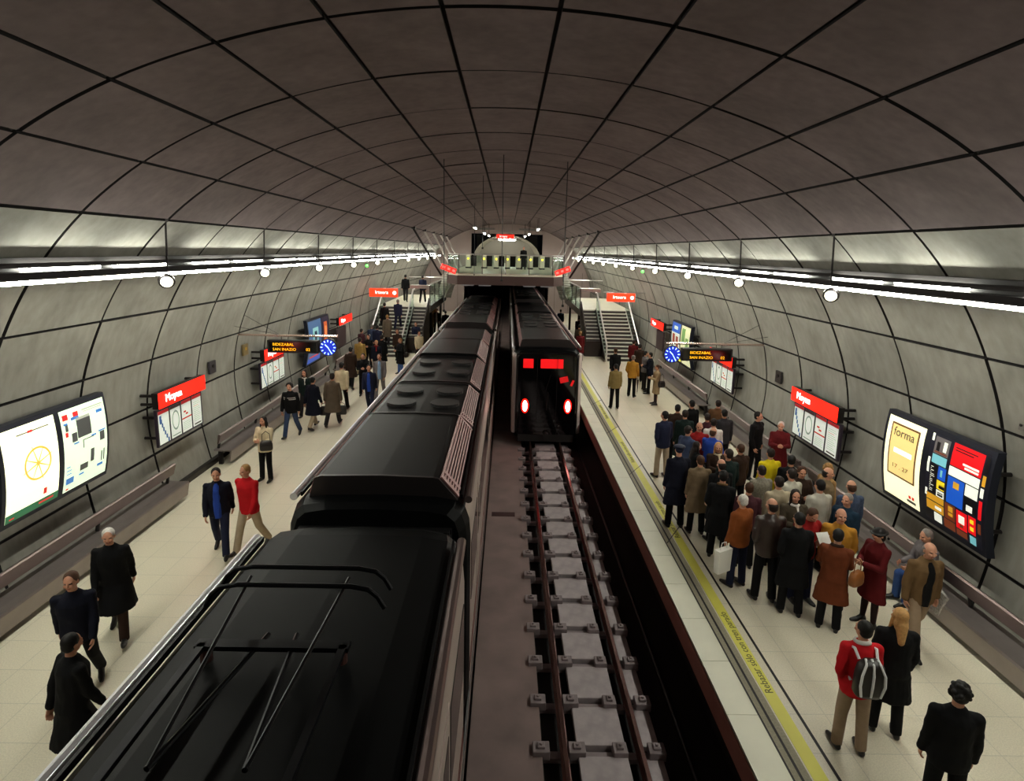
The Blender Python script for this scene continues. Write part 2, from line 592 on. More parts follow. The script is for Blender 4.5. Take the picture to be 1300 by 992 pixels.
# ------------------------------------------------------------------ wall boards
def board_frame(s, y0, y1, z0, z1, name, label, cat, group, cols, fm, depth=0.13, off=0.30, curve=True):
    """a shallow curved cabinet standing off the wall; returns root and a function mapping (u, v) to a point on its face"""
    yc, zc = (y0 + y1) / 2, (z0 + z1) / 2
    xb = CX + s * (min(wall_x(z0), wall_x(z1), wall_x(zc)) - 0.06)
    root = empty(name, label, cat, (xb, yc, zc), 0, group)
    H2, W2 = (z1 - z0) / 2, (y1 - y0) / 2
    def fx(v):     # v in -1..1, bulge as the wall
        return -s * (off - (0.09 * v * v if curve else 0) + (0.05 * v if curve else 0))
    bm = new_bm()
    n = 10
    rings = []
    for k in range(n + 1):
        v = -1 + 2 * k / n
        rings.append([(fx(v), -W2, v * H2), (fx(v), W2, v * H2), (fx(v) + s * depth, W2, v * H2), (fx(v) + s * depth, -W2, v * H2)])
    loft(bm, rings)
    obj('frame', bm, fm, root, smooth=False)
    for yy in (-W2 * 0.9, W2 * 0.9):
        for zz in (-H2 * 0.55, H2 * 0.55):
            bm = new_bm()
            rod(bm, (fx(0) + s * depth * 0.5, yy, zz), (s * 0.10, yy, zz), 0.035, 8)
            obj('wall_bracket', bm, STEELD, root)
    def pt(u, v, e=0.006):
        """u: 0 left .. 1 right as read by someone facing the board, v: 0 bottom .. 1 top"""
        vv = -1 + 2 * v
        yy = (-W2 + 2 * W2 * u) if s < 0 else (W2 - 2 * W2 * u)
        if s < 0:
            yy = -W2 + 2 * W2 * u
        return (fx(vv) - s * e, yy, vv * H2)
    return root, pt

def patch(bm, pt, u0, u1, v0, v1, e, mi=0, n=8):
    rows = []
    for k in range(n + 1):
        v = v0 + (v1 - v0) * k / n
        rows.append([pt(u0, v, e), pt(u1, v, e)])
    vs = [[bm.verts.new(p) for p in r] for r in rows]
    for a, b in zip(vs[:-1], vs[1:]):
        f = bm.faces.new((a[0], a[1], b[1], b[0]))
        f.material_index = mi

NAVY = mat('navy_frame', (26, 30, 44), 0.4, 0.3)
PURP = mat('plum_frame', (52, 42, 56), 0.4, 0.3)
def glow(name, rgb, st):
    return mat(name, rgb, 0.3, emit=rgb, strength=st)

# (left wall: u runs towards +y as seen by someone facing it: their left is -y;  right wall: their left is +y)
# --- left double poster
yl = lambda y: y * 7.75 / 8.0
root, pt = board_frame(-1, 8.45, 10.88, 1.36, 3.0, 'poster_cabinet', 'tall double light box with two bright white posters on the left wall', 'light box', None, 2, NAVY)
LB = glow('lit_cream', (255, 255, 218), 1.0)
bm = new_bm(); patch(bm, pt, 0.03, 0.475, 0.05, 0.95, 0.004)
p1 = obj('poster', bm, LB, root); p1['label'] = 'bright cream poster with an orange wheel'
bm = new_bm(); patch(bm, pt, 0.03, 0.475, 0.05, 0.13, 0.007)
obj('green_band', bm, glow('lit_green', (40, 110, 72), 0.5), p1)
bm = new_bm()
cu, cv, ru, rv = 0.29, 0.53, 0.115, 0.17
N = 28
for k in range(N):
    a0, a1 = 2 * PI * k / N, 2 * PI * (k + 1) / N
    q = [pt(cu + ru * f_ * math.cos(a), cv + rv * f_ * math.sin(a), 0.008) for a, f_ in ((a0, 1), (a1, 1), (a1, 0.88), (a0, 0.88))]
    bm.faces.new([bm.verts.new(p) for p in q])
for k in range(4):
    a = PI * k / 4 + 0.3
    for sg in (1, -1):
        du, dv = math.cos(a) * sg, math.sin(a) * sg
        nu, nv = -math.sin(a) * 0.05, math.cos(a) * 0.05
        e_ = 1.15 if k % 2 == 0 else 0.9
        q = [pt(cu + ru * x_, cv + rv * y_, 0.008) for x_, y_ in ((nu, nv), (-nu, -nv), (du * e_ - nu * .4, dv * e_ - nv * .4), (du * e_ + nu * .4, dv * e_ + nv * .4))]
        bm.faces.new([bm.verts.new(p) for p in q])
obj('wheel_motif', bm, glow('lit_orange', (246, 176, 70), 0.85), p1)
bm = new_bm()
patch(bm, pt, 0.15, 0.42, 0.865, 0.877, 0.008)
patch(bm, pt, 0.335, 0.365, 0.17, 0.235, 0.008, 1)
patch(bm, pt, 0.30, 0.43, 0.085, 0.105, 0.009, 1)
patch(bm, pt, 0.06, 0.10, 0.07, 0.085, 0.009, 1)
patch(bm, pt, 0.24, 0.28, 0.86, 0.884, 0.009, 1)
obj('small_print', bm, [glow('ink_grey', (90, 88, 90), 0.3), glow('ink_red', (205, 40, 40), 0.7)], p1)
bm = new_bm(); patch(bm, pt, 0.525, 0.975, 0.05, 0.95, 0.004)
p2 = obj('poster', bm, glow('lit_mint', (222, 238, 212), 0.8), root); p2['label'] = 'pale poster with small pictures and blue captions'
bm = new_bm()
G_, B_, K_, R_ = 0, 1, 2, 3
for (u0, u1, v0, v1, mi) in ((.735, .845, .60, .80, 2), (.735, .845, .80, .83, 0), (.70, .76, .82, .85, 1), (.90, .95, .80, .835, 1), (.64, .68, .84, .90, 3), (.72, .76, .85, .90, 3),
                            (.79, .96, .885, .90, 0), (.80, .95, .865, .875, 0), (.65, .67, .72, .79, 2), (.64, .67, .79, .81, 1), (.69, .73, .58, .68, 2), (.70, .74, .55, .565, 1),
                            (.77, .86, .555, .565, 2), (.77, .777, .47, .56, 2), (.84, .88, .56, .58, 1), (.90, .96, .58, .595, 1), (.91, .95, .47, .575, 2), (.83, .86, .27, .42, 2),
                            (.92, .93, .22, .34, 2), (.94, .95, .22, .36, 2), (.745, .81, .22, .29, 2), (.74, .78, .17, .19, 1), (.89, .94, .17, .20, 1), (.64, .70, .13, .20, 1),
                            (.64, .68, .24, .25, 1), (.64, .68, .28, .29, 1), (.64, .67, .32, .33, 1), (.645, .665, .065, .085, 3), (.645, .665, .66, .71, 3)):
    patch(bm, pt, .525 + (u0 - .625) * 1.286, .525 + (u1 - .625) * 1.286, v0, v1, 0.008, mi, 2)
obj('pictures', bm, [glow('ink_pale', (170, 172, 160), 0.6), glow('ink_blue', (60, 120, 190), 0.6), glow('ink_dark', (84, 86, 84), 0.25), glow('ink_red', (205, 40, 40), 0.7)], p2)

# --- right double poster
root, pt = board_frame(1, 8.34, 10.88, 1.26, 2.97, 'poster_cabinet', 'tall double light box with cream poster and dark collage on the right wall', 'light box', None, 2, NAVY)
bm = new_bm(); patch(bm, pt, 0.03, 0.42, 0.05, 0.95, 0.004)
p1 = obj('poster', bm, glow('lit_ivory', (250, 246, 205), 0.9), root); p1['label'] = 'bright cream poster with a yellow framed sheet'
bm = new_bm()
patch(bm, pt, 0.075, 0.375, 0.30, 0.89, 0.008, 1)
patch(bm, pt, 0.09, 0.36, 0.32, 0.87, 0.011, 0)
patch(bm, pt, 0.14, 0.33, 0.57, 0.62, 0.014, 2)
patch(bm, pt, 0.31, 0.335, 0.13, 0.165, 0.008, 3); patch(bm, pt, 0.345, 0.37, 0.13, 0.165, 0.008, 3)
patch(bm, pt, 0.29, 0.385, 0.085, 0.115, 0.008, 4)
obj('framed_sheet', bm, [glow('lit_yellow', (232, 208, 132), 0.75), glow('ink_brown', (120, 84, 48), 0.3), glow('lit_white', (255, 255, 240), 1.6), glow('ink_red', (205, 40, 40), 0.7), glow('ink_dark', (84, 86, 84), 0.25)], p1)
a0 = Vector(pt(0.115, 0.755, 0.02)); a1 = Vector(pt(0.34, 0.755, 0.02)); a2 = Vector(pt(0.115, 0.85, 0.02))
text_mesh('lettering', 'forma', 0.235, glow('ink_dark2', (70, 66, 56), 0.1), p1, frame4(a0, a1 - a0, a2 - a0), extrude=0.001)
a0 = Vector(pt(0.13, 0.40, 0.022)); a1 = Vector(pt(0.34, 0.40, 0.022)); a2 = Vector(pt(0.13, 0.5, 0.018))
text_mesh('lettering', '17 . 27', 0.11, glow('ink_brown', (120, 84, 48), 0.3), p1, frame4(a0, a1 - a0, a2 - a0), extrude=0.001, sx=1.5)
bm = new_bm(); patch(bm, pt, 0.48, 0.975, 0.05, 0.95, 0.004)
p2 = obj('poster', bm, glow('lit_dark', (24, 26, 40), 0.2), root); p2['label'] = 'dark collage poster with coloured blocks'
bm = new_bm()
CM = [glow('col_red', (215, 16, 24), 0.75), glow('col_blue', (24, 84, 190), 0.6), glow('col_ochre', (205, 150, 40), 0.55), glow('col_white', (228, 230, 215), 0.75),
      glow('col_brown', (130, 60, 30), 0.3), glow('col_black', (14, 14, 18), 0.05), glow('col_cyan', (120, 190, 200), 0.5), glow('col_grey', (110, 104, 104), 0.3), glow('col_yellow', (240, 210, 40), 0.6)]
random.seed(3)
for (u0, u1, v0, v1, mi) in ((.485, .505, .30, .95, 3), (.52, .65, .76, .93, 7), (.52, .65, .66, .75, 6), (.68, .93, .72, .94, 0), (.70, .88, .895, .905, 5), (.70, .85, .87, .88, 5), (.78, .91, .765, .785, 3), (.80, .91, .735, .755, 3),
                            (.68, .93, .62, .71, 3), (.68, .82, .34, .61, 1), (.73, .78, .51, .575, 2), (.83, .93, .50, .61, 3), (.83, .93, .35, .49, 5), (.85, .90, .36, .42, 3), (.59, .66, .52, .65, 1), (.61, .63, .55, .62, 6), (.59, .66, .42, .51, 8), (.61, .66, .43, .47, 5),
                            (.52, .58, .36, .64, 5), (.59, .66, .34, .41, 3), (.60, .65, .35, .39, 5), (.50, .66, .27, .335, 2), (.50, .66, .17, .26, 2), (.58, .64, .20, .23, 3), (.49, .56, .08, .16, 5), (.51, .54, .10, .15, 0), (.57, .64, .07, .16, 3), (.59, .62, .09, .14, 1),
                            (.67, .76, .17, .33, 4), (.70, .74, .21, .31, 2), (.77, .86, .14, .32, 0), (.79, .84, .20, .28, 3), (.80, .83, .16, .19, 4), (.87, .93, .16, .33, 0), (.885, .915, .19, .23, 8), (.885, .915, .26, .30, 8), (.66, .76, .07, .16, 4), (.77, .86, .07, .13, 4),
                            (.88, .93, .06, .14, 6), (.945, .97, .78, .93, 5), (.945, .97, .66, .76, 2), (.945, .97, .55, .64, 3), (.945, .97, .34, .52, 0), (.945, .97, .20, .30, 4), (.54, .57, .79, .88, 5), (.60, .63, .80, .90, 3), (.53, .64, .77, .785, 4)):
    patch(bm, pt, u0, u1, v0, v1, 0.008 + 0.002 * (mi in (5, 3, 8)), mi, 2)
for k in range(14):
    u = .522 + .055 * random.random(); v = .37 + k * .019
    patch(bm, pt, u * 0 + .525, .53 + .04 * random.random(), v, v + .006, 0.011, 3, 1)
obj('collage_blocks', bm, CM, p2)

# --- station name signs with map boards
def map_board(s, y0, y1, label, sl=1.0):
    zc0, zc1 = 1.27, 2.13
    root, pt = board_frame(s, y0, y1, zc0, zc1, 'map_board', label, 'map board', 'map boards under the red name signs', 4, PURP, depth=0.06, off=0.26, curve=False)
    PAPER = mat('map_paper', (224, 232, 222), 0.5, emit=(224, 232, 222), strength=0.35)
    inks = [mat('map_red', (196, 30, 36), 0.5, emit=(196, 30, 36), strength=0.25), mat('map_blue', (70, 110, 180), 0.5), mat('map_grey', (160, 172, 168), 0.5), mat('map_dark', (80, 60, 66), 0.5)]
    for k in range(4):
        u0, u1 = 0.02 + 0.245 * k, 0.02 + 0.245 * k + 0.215
        bm = new_bm(); patch(bm, pt, u0, u1, 0.05, 0.95, 0.004, 0, 1)
        sh = obj('map_sheet', bm, PAPER, root)
        bm = new_bm()
        w = u1 - u0
        patch(bm, pt, u0, u1, 0.86, 0.95, 0.006, 3 if k == 1 else 0, 1)
        if k == 0:
            prev = None
            for t in range(7):
                u = u0 + w * (0.15 + 0.62 * (t / 6) ** 1.5); v = 0.82 - 0.66 * t / 6
                patch(bm, pt, u0 + w * 0.1 if t < 2 else u, u + w * 0.14, v - 0.11, v, 0.006, 1, 1)
        if k == 1:
            N = 18
            for t in range(N):
                a0, a1 = 2 * PI * t / N, 2 * PI * (t + 1) / N
                q = [pt(u0 + w * .5 + w * .36 * f_ * math.cos(a), .52 + .28 * f_ * math.sin(a), 0.006) for a, f_ in ((a0, 1), (a1, 1), (a1, .8), (a0, .8))]
                f = bm.faces.new([bm.verts.new(p) for p in q]); f.material_index = 2
            patch(bm, pt, u0 + w * .1, u1 - w * .1, .10, .13, 0.006, 2, 1)
        if k == 2:
            patch(bm, pt, u0, u1, .42, .46, 0.006, 0, 1)
            patch(bm, pt, u0 + w * .2, u0 + w * .45, .60, .65, 0.006, 0, 1)
            patch(bm, pt, u0 + w * .4, u0 + w * .65, .53, .58, 0.006, 0, 1)
            for t in range(5):
                patch(bm, pt, u0 + w * .1, u1 - w * (.1 + .05 * (t % 3)), .12 + .05 * t, .13 + .05 * t, 0.006, 2, 1)
        if k == 3:
            for t in range(11):
                patch(bm, pt, u0 + w * .12, u1 - w * (.12 + .1 * (t % 3)), .20 + .055 * t, .21 + .055 * t, 0.006, 0 if t == 8 else 2, 1)
            patch(bm, pt, u0 + w * .15, u1 - w * .1, .09, .13, 0.006, 3, 1)
        obj('printing', bm, inks, sh)

def name_sign(s, y0, y1, z0, z1, label, off=0.34, text='Moyua', tsize=0.25, tu=0.13):
    root, pt = board_frame(s, y0, y1, z0, z1, 'station_sign', label, 'station sign', 'red illuminated name signs', 1, STEELD, depth=0.14, off=off, curve=False)
    bm = new_bm(); patch(bm, pt, 0.0, 1.0, 0.0, 1.0, 0.006, 0, 1)
    f = obj('sign_face', bm, REDSIGN, root)
    a0 = Vector(pt(tu, 0.30, 0.012)); a1 = Vector(pt(0.6, 0.30, 0.012)); a2 = Vector(pt(tu, 0.9, 0.012))
    text_mesh('lettering', text, tsize, WHITEGLOW, f, frame4(a0, a1 - a0, a2 - a0), extrude=0.006)

def wy(y, k=0.955):
    return y * k
name_sign(-1, 12.58, 14.6, 2.18, 2.54, 'nearest red illuminated station name sign on the left wall')
map_board(-1, 12.65, 14.58, 'map board with four sheets under the nearest left red sign')
name_sign(1, 12.55, 14.7, 2.17, 2.52, 'nearest red illuminated station name sign on the right wall', text='Moyua')
map_board(1, 12.55, 14.7, 'map board with four sheets under the nearest right red sign')
name_sign(-1, 18.3, 20.3, 2.18, 2.54, 'second red station name sign on the left wall, behind the hanging display')
map_board(-1, 18.2, 20.2, 'map board with four sheets behind the left hanging display')
name_sign(1, 18.8, 20.95, 2.17, 2.52, 'second red station name sign on the right wall, behind the hanging display')
map_board(1, 18.85, 20.95, 'map board with four sheets behind the right hanging display')
name_sign(-1, 26.6, 28.8, 2.27, 2.62, 'smallest farthest red name sign on left wall near the stairs')
name_sign(1, 27.4, 29.8, 2.22, 2.58, 'smallest farthest red name sign on right wall near the stairs')
for s, y0, y1 in ((-1, 26.5, 27.9), (1, 27.6, 28.8)):
    bm = new_bm()
    box2(bm, -0.05, 0.05, -(y1 - y0) / 2, (y1 - y0) / 2, -0.45, 0.45)
    o = obj('notice_board', bm, mat('notice_dark', (60, 44, 46), 0.5), None, bevel=0.01, loc=(CX + s * 7.62, (y0 + y1) / 2, 1.68))
    tag(o, 'small dark notice board under the farthest red sign of the %s wall' % side_word(s), 'board')
    for t in (-0.5, 0.5):
        bm = new_bm()
        rod(bm, (0, t, 0), (s * 0.45, t, 0), 0.02, 6)
        obj('bracket', bm, STEELD, o)

# --- far poster cabinets
root, pt = board_frame(-1, 22.3, 25.0, 1.2, 3.0, 'poster_cabinet', 'double poster cabinet with blue clock picture and orange poster beyond the left display', 'light box', None, 2, NAVY)
bm = new_bm(); patch(bm, pt, 0.03, 0.60, 0.04, 0.96, 0.004)
p1 = obj('poster', bm, glow('deep_blue', (70, 100, 140), 0.45), root); p1['label'] = 'blue poster with pale arch'
bm = new_bm()
patch(bm, pt, .20, .45, .35, .80, .008, 0); patch(bm, pt, .27, .38, .5, .72, .011, 1); patch(bm, pt, .03, .60, .04, .14, .008, 2); patch(bm, pt, .1, .5, .15, .18, .008, 3)
obj('picture', bm, [glow('pale_teal', (140, 190, 190), .5), glow('night_teal', (40, 60, 84), .2), glow('mid_blue', (40, 90, 190), .5), glow('ink_red', (205, 40, 40), 0.7)], p1)
bm = new_bm(); patch(bm, pt, 0.64, 0.97, 0.04, 0.96, 0.004)
p2 = obj('poster', bm, glow('dark_navy', (40, 34, 60), 0.3), root); p2['label'] = 'dark poster with orange figure'
bm = new_bm(); patch(bm, pt, .72, .88, .12, .85, .008, 0); patch(bm, pt, .76, .84, .5, .75, .011, 1)
obj('picture', bm, [glow('rust_orange', (190, 84, 40), .5), glow('pale_orange', (230, 150, 90), .5)], p2)
root, pt = board_frame(1, 23.2, 25.9, 1.2, 2.95, 'poster_cabinet', 'double poster cabinet with blue and yellow poster beyond the right display', 'light box', None, 2, NAVY)
bm = new_bm(); patch(bm, pt, 0.03, 0.47, 0.04, 0.96, 0.004)
p1 = obj('poster', bm, glow('poster_white', (210, 220, 205), 0.6), root); p1['label'] = 'poster with a blue block and red figures'
bm = new_bm(); patch(bm, pt, .03, .47, .72, .96, .008, 0); patch(bm, pt, .15, .35, .80, .88, .011, 1); patch(bm, pt, .08, .22, .42, .68, .008, 2); patch(bm, pt, .27, .40, .38, .64, .008, 2); patch(bm, pt, .03, .47, .04, .30, .008, 3)
obj('picture', bm, [glow('mid_blue', (40, 90, 190), .5), glow('poster_white', (210, 220, 205), .6), glow('brick', (150, 70, 50), .4), glow('sun_yellow', (240, 230, 40), .8)], p1)
bm = new_bm(); patch(bm, pt, 0.53, 0.97, 0.04, 0.96, 0.004)
p2 = obj('poster', bm, glow('poster_cream', (216, 216, 170), 0.7), root); p2['label'] = 'cream poster with green patches'
bm = new_bm(); patch(bm, pt, .58, .75, .55, .9, .008, 0); patch(bm, pt, .78, .92, .35, .7, .008, 0); patch(bm, pt, .6, .9, .15, .3, .008, 1)
obj('picture', bm, [glow('leaf_green', (120, 160, 90), .4), glow('ink_pale', (170, 172, 160), .6)], p2)

# --- small wall plates
for s, y, z, mt, lab in ((-1, 17.75, 2.65, (150, 130, 90), 'small steel plate with yellow dot on the left wall beside the display'), (-1, 15.75, 2.50, (74, 70, 76), 'small dark square plate on left wall between red sign and display'),
                         (1, 16.3, 2.42, (60, 56, 58), 'small dark square plate on right wall above the lone man in black'), (1, 8.2, 3.42, (120, 116, 110), 'small fitting high on the right wall above the lit posters')):
    bm = new_bm()
    h = 0.17 if y > 9 else 0.05
    box2(bm, -0.03, 0.03, -h, h, -h, h)
    o = obj('wall_plate', bm, mat('plate_%d' % mt[0], mt, 0.4, 0.5), None, bevel=0.008, loc=(CX + s * (wall_x(z) - 0.03), y, z))
    tag(o, lab, 'wall plate')
    bm = new_bm()
    rod(bm, (-s * 0.03, 0, 0.03), (-s * 0.045, 0, 0.03), 0.05 if h > 0.1 else 0.02, 16)
    obj('dial', bm, mat('dial_brass', (205, 170, 70), 0.35, 0.6) if mt[0] == 150 else STEELD, o)

# ------------------------------------------------------------------ hanging displays and clocks
def display(s):
    y = 17.24
    Z = 3.19
    pole = empty('display_bracket', 'horizontal steel pole from the %s wall carrying the display and clock' % side_word(s), 'bracket', (CX + s * 7.7, y, Z))
    bm = new_bm()
    rod(bm, (s * 0.2, 0, 0), (s * (4.88 - 7.7), 0, 0), 0.035, 12)
    obj('pole', bm, mat('satin_pole', (226, 200, 188), 0.25, 0.8), pole)
    bm = new_bm()
    rod(bm, (s * 0.2, 0, 0.75), (s * -1.1, 0, 0.02), 0.006, 5)
    rod(bm, (s * 0.2, -0.5, 0.35), (s * -1.1, 0, 0.02), 0.006, 5)
    obj('stay_cable', bm, STEELD, pole)
    for x in (5.75, 6.55):
        bm = new_bm(); rod(bm, (s * (x - 7.7), 0, 0), (s * (x - 7.7), 0, -0.12), 0.012, 6)
        obj('drop_rod', bm, STEELD, pole)
    x0, x1 = (5.36, 6.86)
    if s < 0:
        x0, x1 = 5.44, 6.94
    d = empty('departure_display', 'black hanging departure display with yellow lettering over the %s platform' % side_word(s), 'display', (CX + s * (x0 + x1) / 2, y, 2.87), 0, 'hanging departure displays')
    w = (x1 - x0) / 2
    bm = new_bm()
    box2(bm, -w, w, -0.11, 0.11, -0.19, 0.19)
    obj('housing', bm, BLACKM, d, bevel=0.012)
    bm = new_bm()
    box2(bm, -w + 0.05, w - 0.05, -0.116, -0.10, -0.145, 0.145)
    obj('screen', bm, mat('display_glass', (8, 7, 7), 0.12), d)
    xs = -w + 0.22 if s > 0 else -w + 0.16
    text_mesh('led_line', 'BIDEZABAL', 0.115, AMBER, d, frame4((xs, -0.119, 0.03), (1, 0, 0), (0, 0, 1)), extrude=0.001, sx=1.08)
    text_mesh('led_line', 'SAN INAZIO', 0.115, AMBER, d, frame4((xs, -0.119, -0.115), (1, 0, 0), (0, 0, 1)), extrude=0.001, sx=1.08)
    text_mesh('led_line', '02', 0.12, AMBER, d, frame4((w - 0.36, -0.119, -0.115), (1, 0, 0), (0, 0, 1)), extrude=0.001, sx=1.08)
    c = empty('platform_clock', 'round clock with blue lit face on the %s display pole' % side_word(s), 'clock', (CX + s * (x0 - 0.29), y, 2.87), 0, 'blue platform clocks')
    bm = new_bm()
    rod(bm, (0, -0.09, 0), (0, 0.09, 0), 0.255, 32)
    obj('case', bm, BLACKM, c, smooth=False)
    bm = new_bm()
    rod(bm, (0, -0.098, 0), (0, -0.088, 0), 0.235, 32)
    obj('dial', bm, mat('clock_blue', (20, 40, 150), 0.4, emit=(24, 50, 200), strength=0.8), c)
    bm = new_bm()
    for k in range(12):
        a = PI * k / 6
        dd = Vector((math.sin(a), 0, math.cos(a)))
        rod(bm, dd * 0.165 + Vector((0, -0.102, 0)), dd * 0.222 + Vector((0, -0.102, 0)), 0.013, 5)
    obj('hour_marks', bm, mat('clock_marks', (190, 225, 255), emit=(170, 215, 255), strength=2.5), c)
    for a, L, r in ((math.radians(315), 0.12, 0.013), (math.radians(150), 0.18, 0.010)):
        bm = new_bm()
        dd = Vector((math.sin(a), 0, math.cos(a)))
        rod(bm, dd * -0.02 + Vector((0, -0.108, 0)), dd * L + Vector((0, -0.108, 0)), r, 5)
        obj('hand', bm, mat('clock_marks', (190, 225, 255)), c)
    bm = new_bm()
    rod(bm, (0, 0, 0.25), (0, 0, 0.32), 0.014, 6)
    obj('drop_rod', bm, STEELD, c)
display(-1)
display(1)

# ------------------------------------------------------------------ track
RAIL = mat('rail_steel', (92, 66, 62), 0.35, 0.8, noise=0.15, scale=6)
RHEAD = mat('rail_head', (150, 118, 112), 0.2, 0.95)
PAD = mat('sleeper_concrete', (170, 160, 162), 0.75, noise=0.2, scale=5)
PADD = mat('chair_block', (134, 122, 124), 0.7, noise=0.2, scale=6)
def rails(xs, where):
    for n, x in enumerate(xs):
        root = empty('rail', '%s steel rail of the %s' % (('left hand', 'right hand')[n], where), 'rail', (x, 20, -1.15), 0, None)
        bm = new_bm()
        prof = [(-.06, 0), (.06, 0), (.06, .015), (.012, .03), (.012, .115), (-.012, .115), (-.012, .03), (-.06, .015)]
        loft(bm, [[(a, y, b) for a, b in prof] for y in (-26, 68)])
        obj('web', bm, RAIL, root)
        bm = new_bm()
        prof = [(-.033, .112), (.033, .112), (.033, .14), (.026, .15), (-.026, .15), (-.033, .14)]
        loft(bm, [[(a, y, b) for a, b in prof] for y in (-26, 68)])
        obj('rail_head', bm, RHEAD, root)
rails((0.93, 2.00), 'empty track right of centre')
rails((-2.24, -1.17), 'track under the left train')
def sleeper_at(x0, y, n):
    root = empty('rail_sleeper', 'grey concrete sleeper with rail chairs between the right hand rails', 'sleeper', (x0, y, -1.2), 0, 'concrete sleepers of the right track')
    bm = new_bm()
    box2(bm, -0.34, 0.36, 0.08, 0.80, -0.08, 0.035)
    obj('plate', bm, PAD, root, bevel=0.012)
    bm = new_bm()
    box2(bm, 0.60, 0.86, 0.10, 0.80, -0.08, 0.0)
    obj('plate', bm, PAD, root, bevel=0.01)
    bm = new_bm()
    box2(bm, -0.95, 0.80, -0.10, 0.02, -0.1, -0.02)
    obj('cross_beam', bm, PADD, root)
    for xx, w in ((-0.86, 0.24), (-0.35, 0.24), (0.26, 0.20), (0.78, 0.24)):
        bm = new_bm()
        box(bm, (xx, -0.03, 0.04), (w, 0.20, 0.14))
        box(bm, (xx, -0.03, 0.12), (w * 0.45, 0.1, 0.05))
        rod(bm, (xx, -0.03, 0.12), (xx, -0.03, 0.17), 0.025, 6)
        obj('rail_chair', bm, PADD, root, bevel=0.012)
    return root
first = sleeper_at(1.465, 4.5, 0)
ORD = ['nearest', 'second', 'third', 'fourth', 'fifth', 'sixth', 'seventh', 'eighth', 'ninth', 'tenth', 'eleventh', 'twelfth', 'thirteenth', 'fourteenth', 'fifteenth', 'sixteenth', 'seventeenth', 'eighteenth']
first['label'] = 'nearest concrete sleeper of the empty right track'
for k in range(1, 18):
    c = copy_tree(first)
    c.location = (1.465, 4.5 + k * 0.905, -1.2)
    c['label'] = '%s concrete sleeper of the right track, counted from the camera' % ORD[k]
bm = new_bm()
path(bm, [(2.72, y, -1.28 + 0.01 * math.sin(y)) for y in [Y0 + 3.0 * k for k in range(20)]], 0.03, 6)
o = obj('cable', bm, BLACKM, None)
tag(o, 'black cable lying in the trough beside the right platform wall', 'cable')
bm = new_bm()
path(bm, [(-0.50, y, -1.15) for y in (Y0, 20, 50)], 0.03, 6)
o = obj('conduit', bm, BLACKM, None)
tag(o, 'thin dark conduit running beside the left train on the track slab', 'conduit')

# rods hanging from the vault over the tracks
for x, y, z0, w in ((-1.70, 15.8, 4.2, 'over the left train'), (1.50, 15.8, 4.4, 'over the front of the right train'), (-1.70, 30.0, 4.6, 'far over the left train'), (-0.16, 15.8, 5.05, 'near the middle'), (-0.86, 20.0, 5.9, 'left of the middle')):
    root = empty('suspension_rod', 'thin vertical rod hanging from the vault, %s' % w, 'rod', (x, y, z0))
    bm = new_bm(); rod(bm, (0, 0, 0), (0, 0, (8.10 if abs(x) > 1.4 else 8.24) - z0), 0.012, 6)
    obj('rod', bm, BLACKM, root)
    bm = new_bm(); box2(bm, -0.03, 0.03, -0.03, 0.03, -0.06, 0.0)
    obj('end_fitting', bm, BLACKM, root)

# ------------------------------------------------------------------ trains
TBODY = mat('train_side', (176, 160, 152), 0.42, 0.25, noise=0.05)
TROOF = mat('train_roof', (5, 6, 7), 0.5, spec=0.1, noise=0.25, scale=2)
TROOF2 = mat('roof_cowl', (7, 7, 8), 0.42, spec=0.16, noise=0.2, scale=3)
TGLASS = mat('train_glass', (7, 7, 9), 0.06, spec=0.8)
LOUV = mat('roof_louvre', (150, 108, 106), 0.45, 0.2)
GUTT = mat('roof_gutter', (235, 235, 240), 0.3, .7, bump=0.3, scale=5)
UNDER = mat('under_frame', (26, 22, 22), 0.7)
RED_STRIPE = mat('side_stripe', (120, 70, 66), 0.35, 0.4)

def car_body(root, y0, y1, ends=(0.35, 0.35)):
    W = 1.25
    prof = [(-W + .06, -.85), (-W, -.6), (-W, .1), (-W, 1.85), (-W + .02, 2.1), (-W + .08, 2.27), (-W + .20, 2.37), (-.75, 2.42), (0, 2.44),
            (.75, 2.42), (W - .20, 2.37), (W - .08, 2.27), (W - .02, 2.1), (W, 1.85), (W, .1), (W, -.6), (W - .06, -.85)]
    def ring(y, k, dz=0):
        return [(x * k, y, z - max(0, z) * dz) for x, z in prof]
    bm = new_bm()
    e0, e1 = ends
    loft(bm, [ring(y0, .90, .03), ring(y0 + e0 * .4, .97, .01), ring(y0 + e0, 1), ring(y1 - e1, 1), ring(y1 - e1 * .4, .97, .01), ring(y1, .90, .03)])
    for f in bm.faces:
        c = f.calc_center_median()
        if (c.z > 2.3 and len(f.verts) == 4) or c.y < y0 + e0 - .02 or c.y > y1 - e1 + .02:
            f.material_index = 1
        if abs(c.x) > 1.2 and .1 < c.z < 1.4 and len(f.verts) == 4:
            pass
    b = obj('body', bm, [TBODY, TROOF], root)
    return b

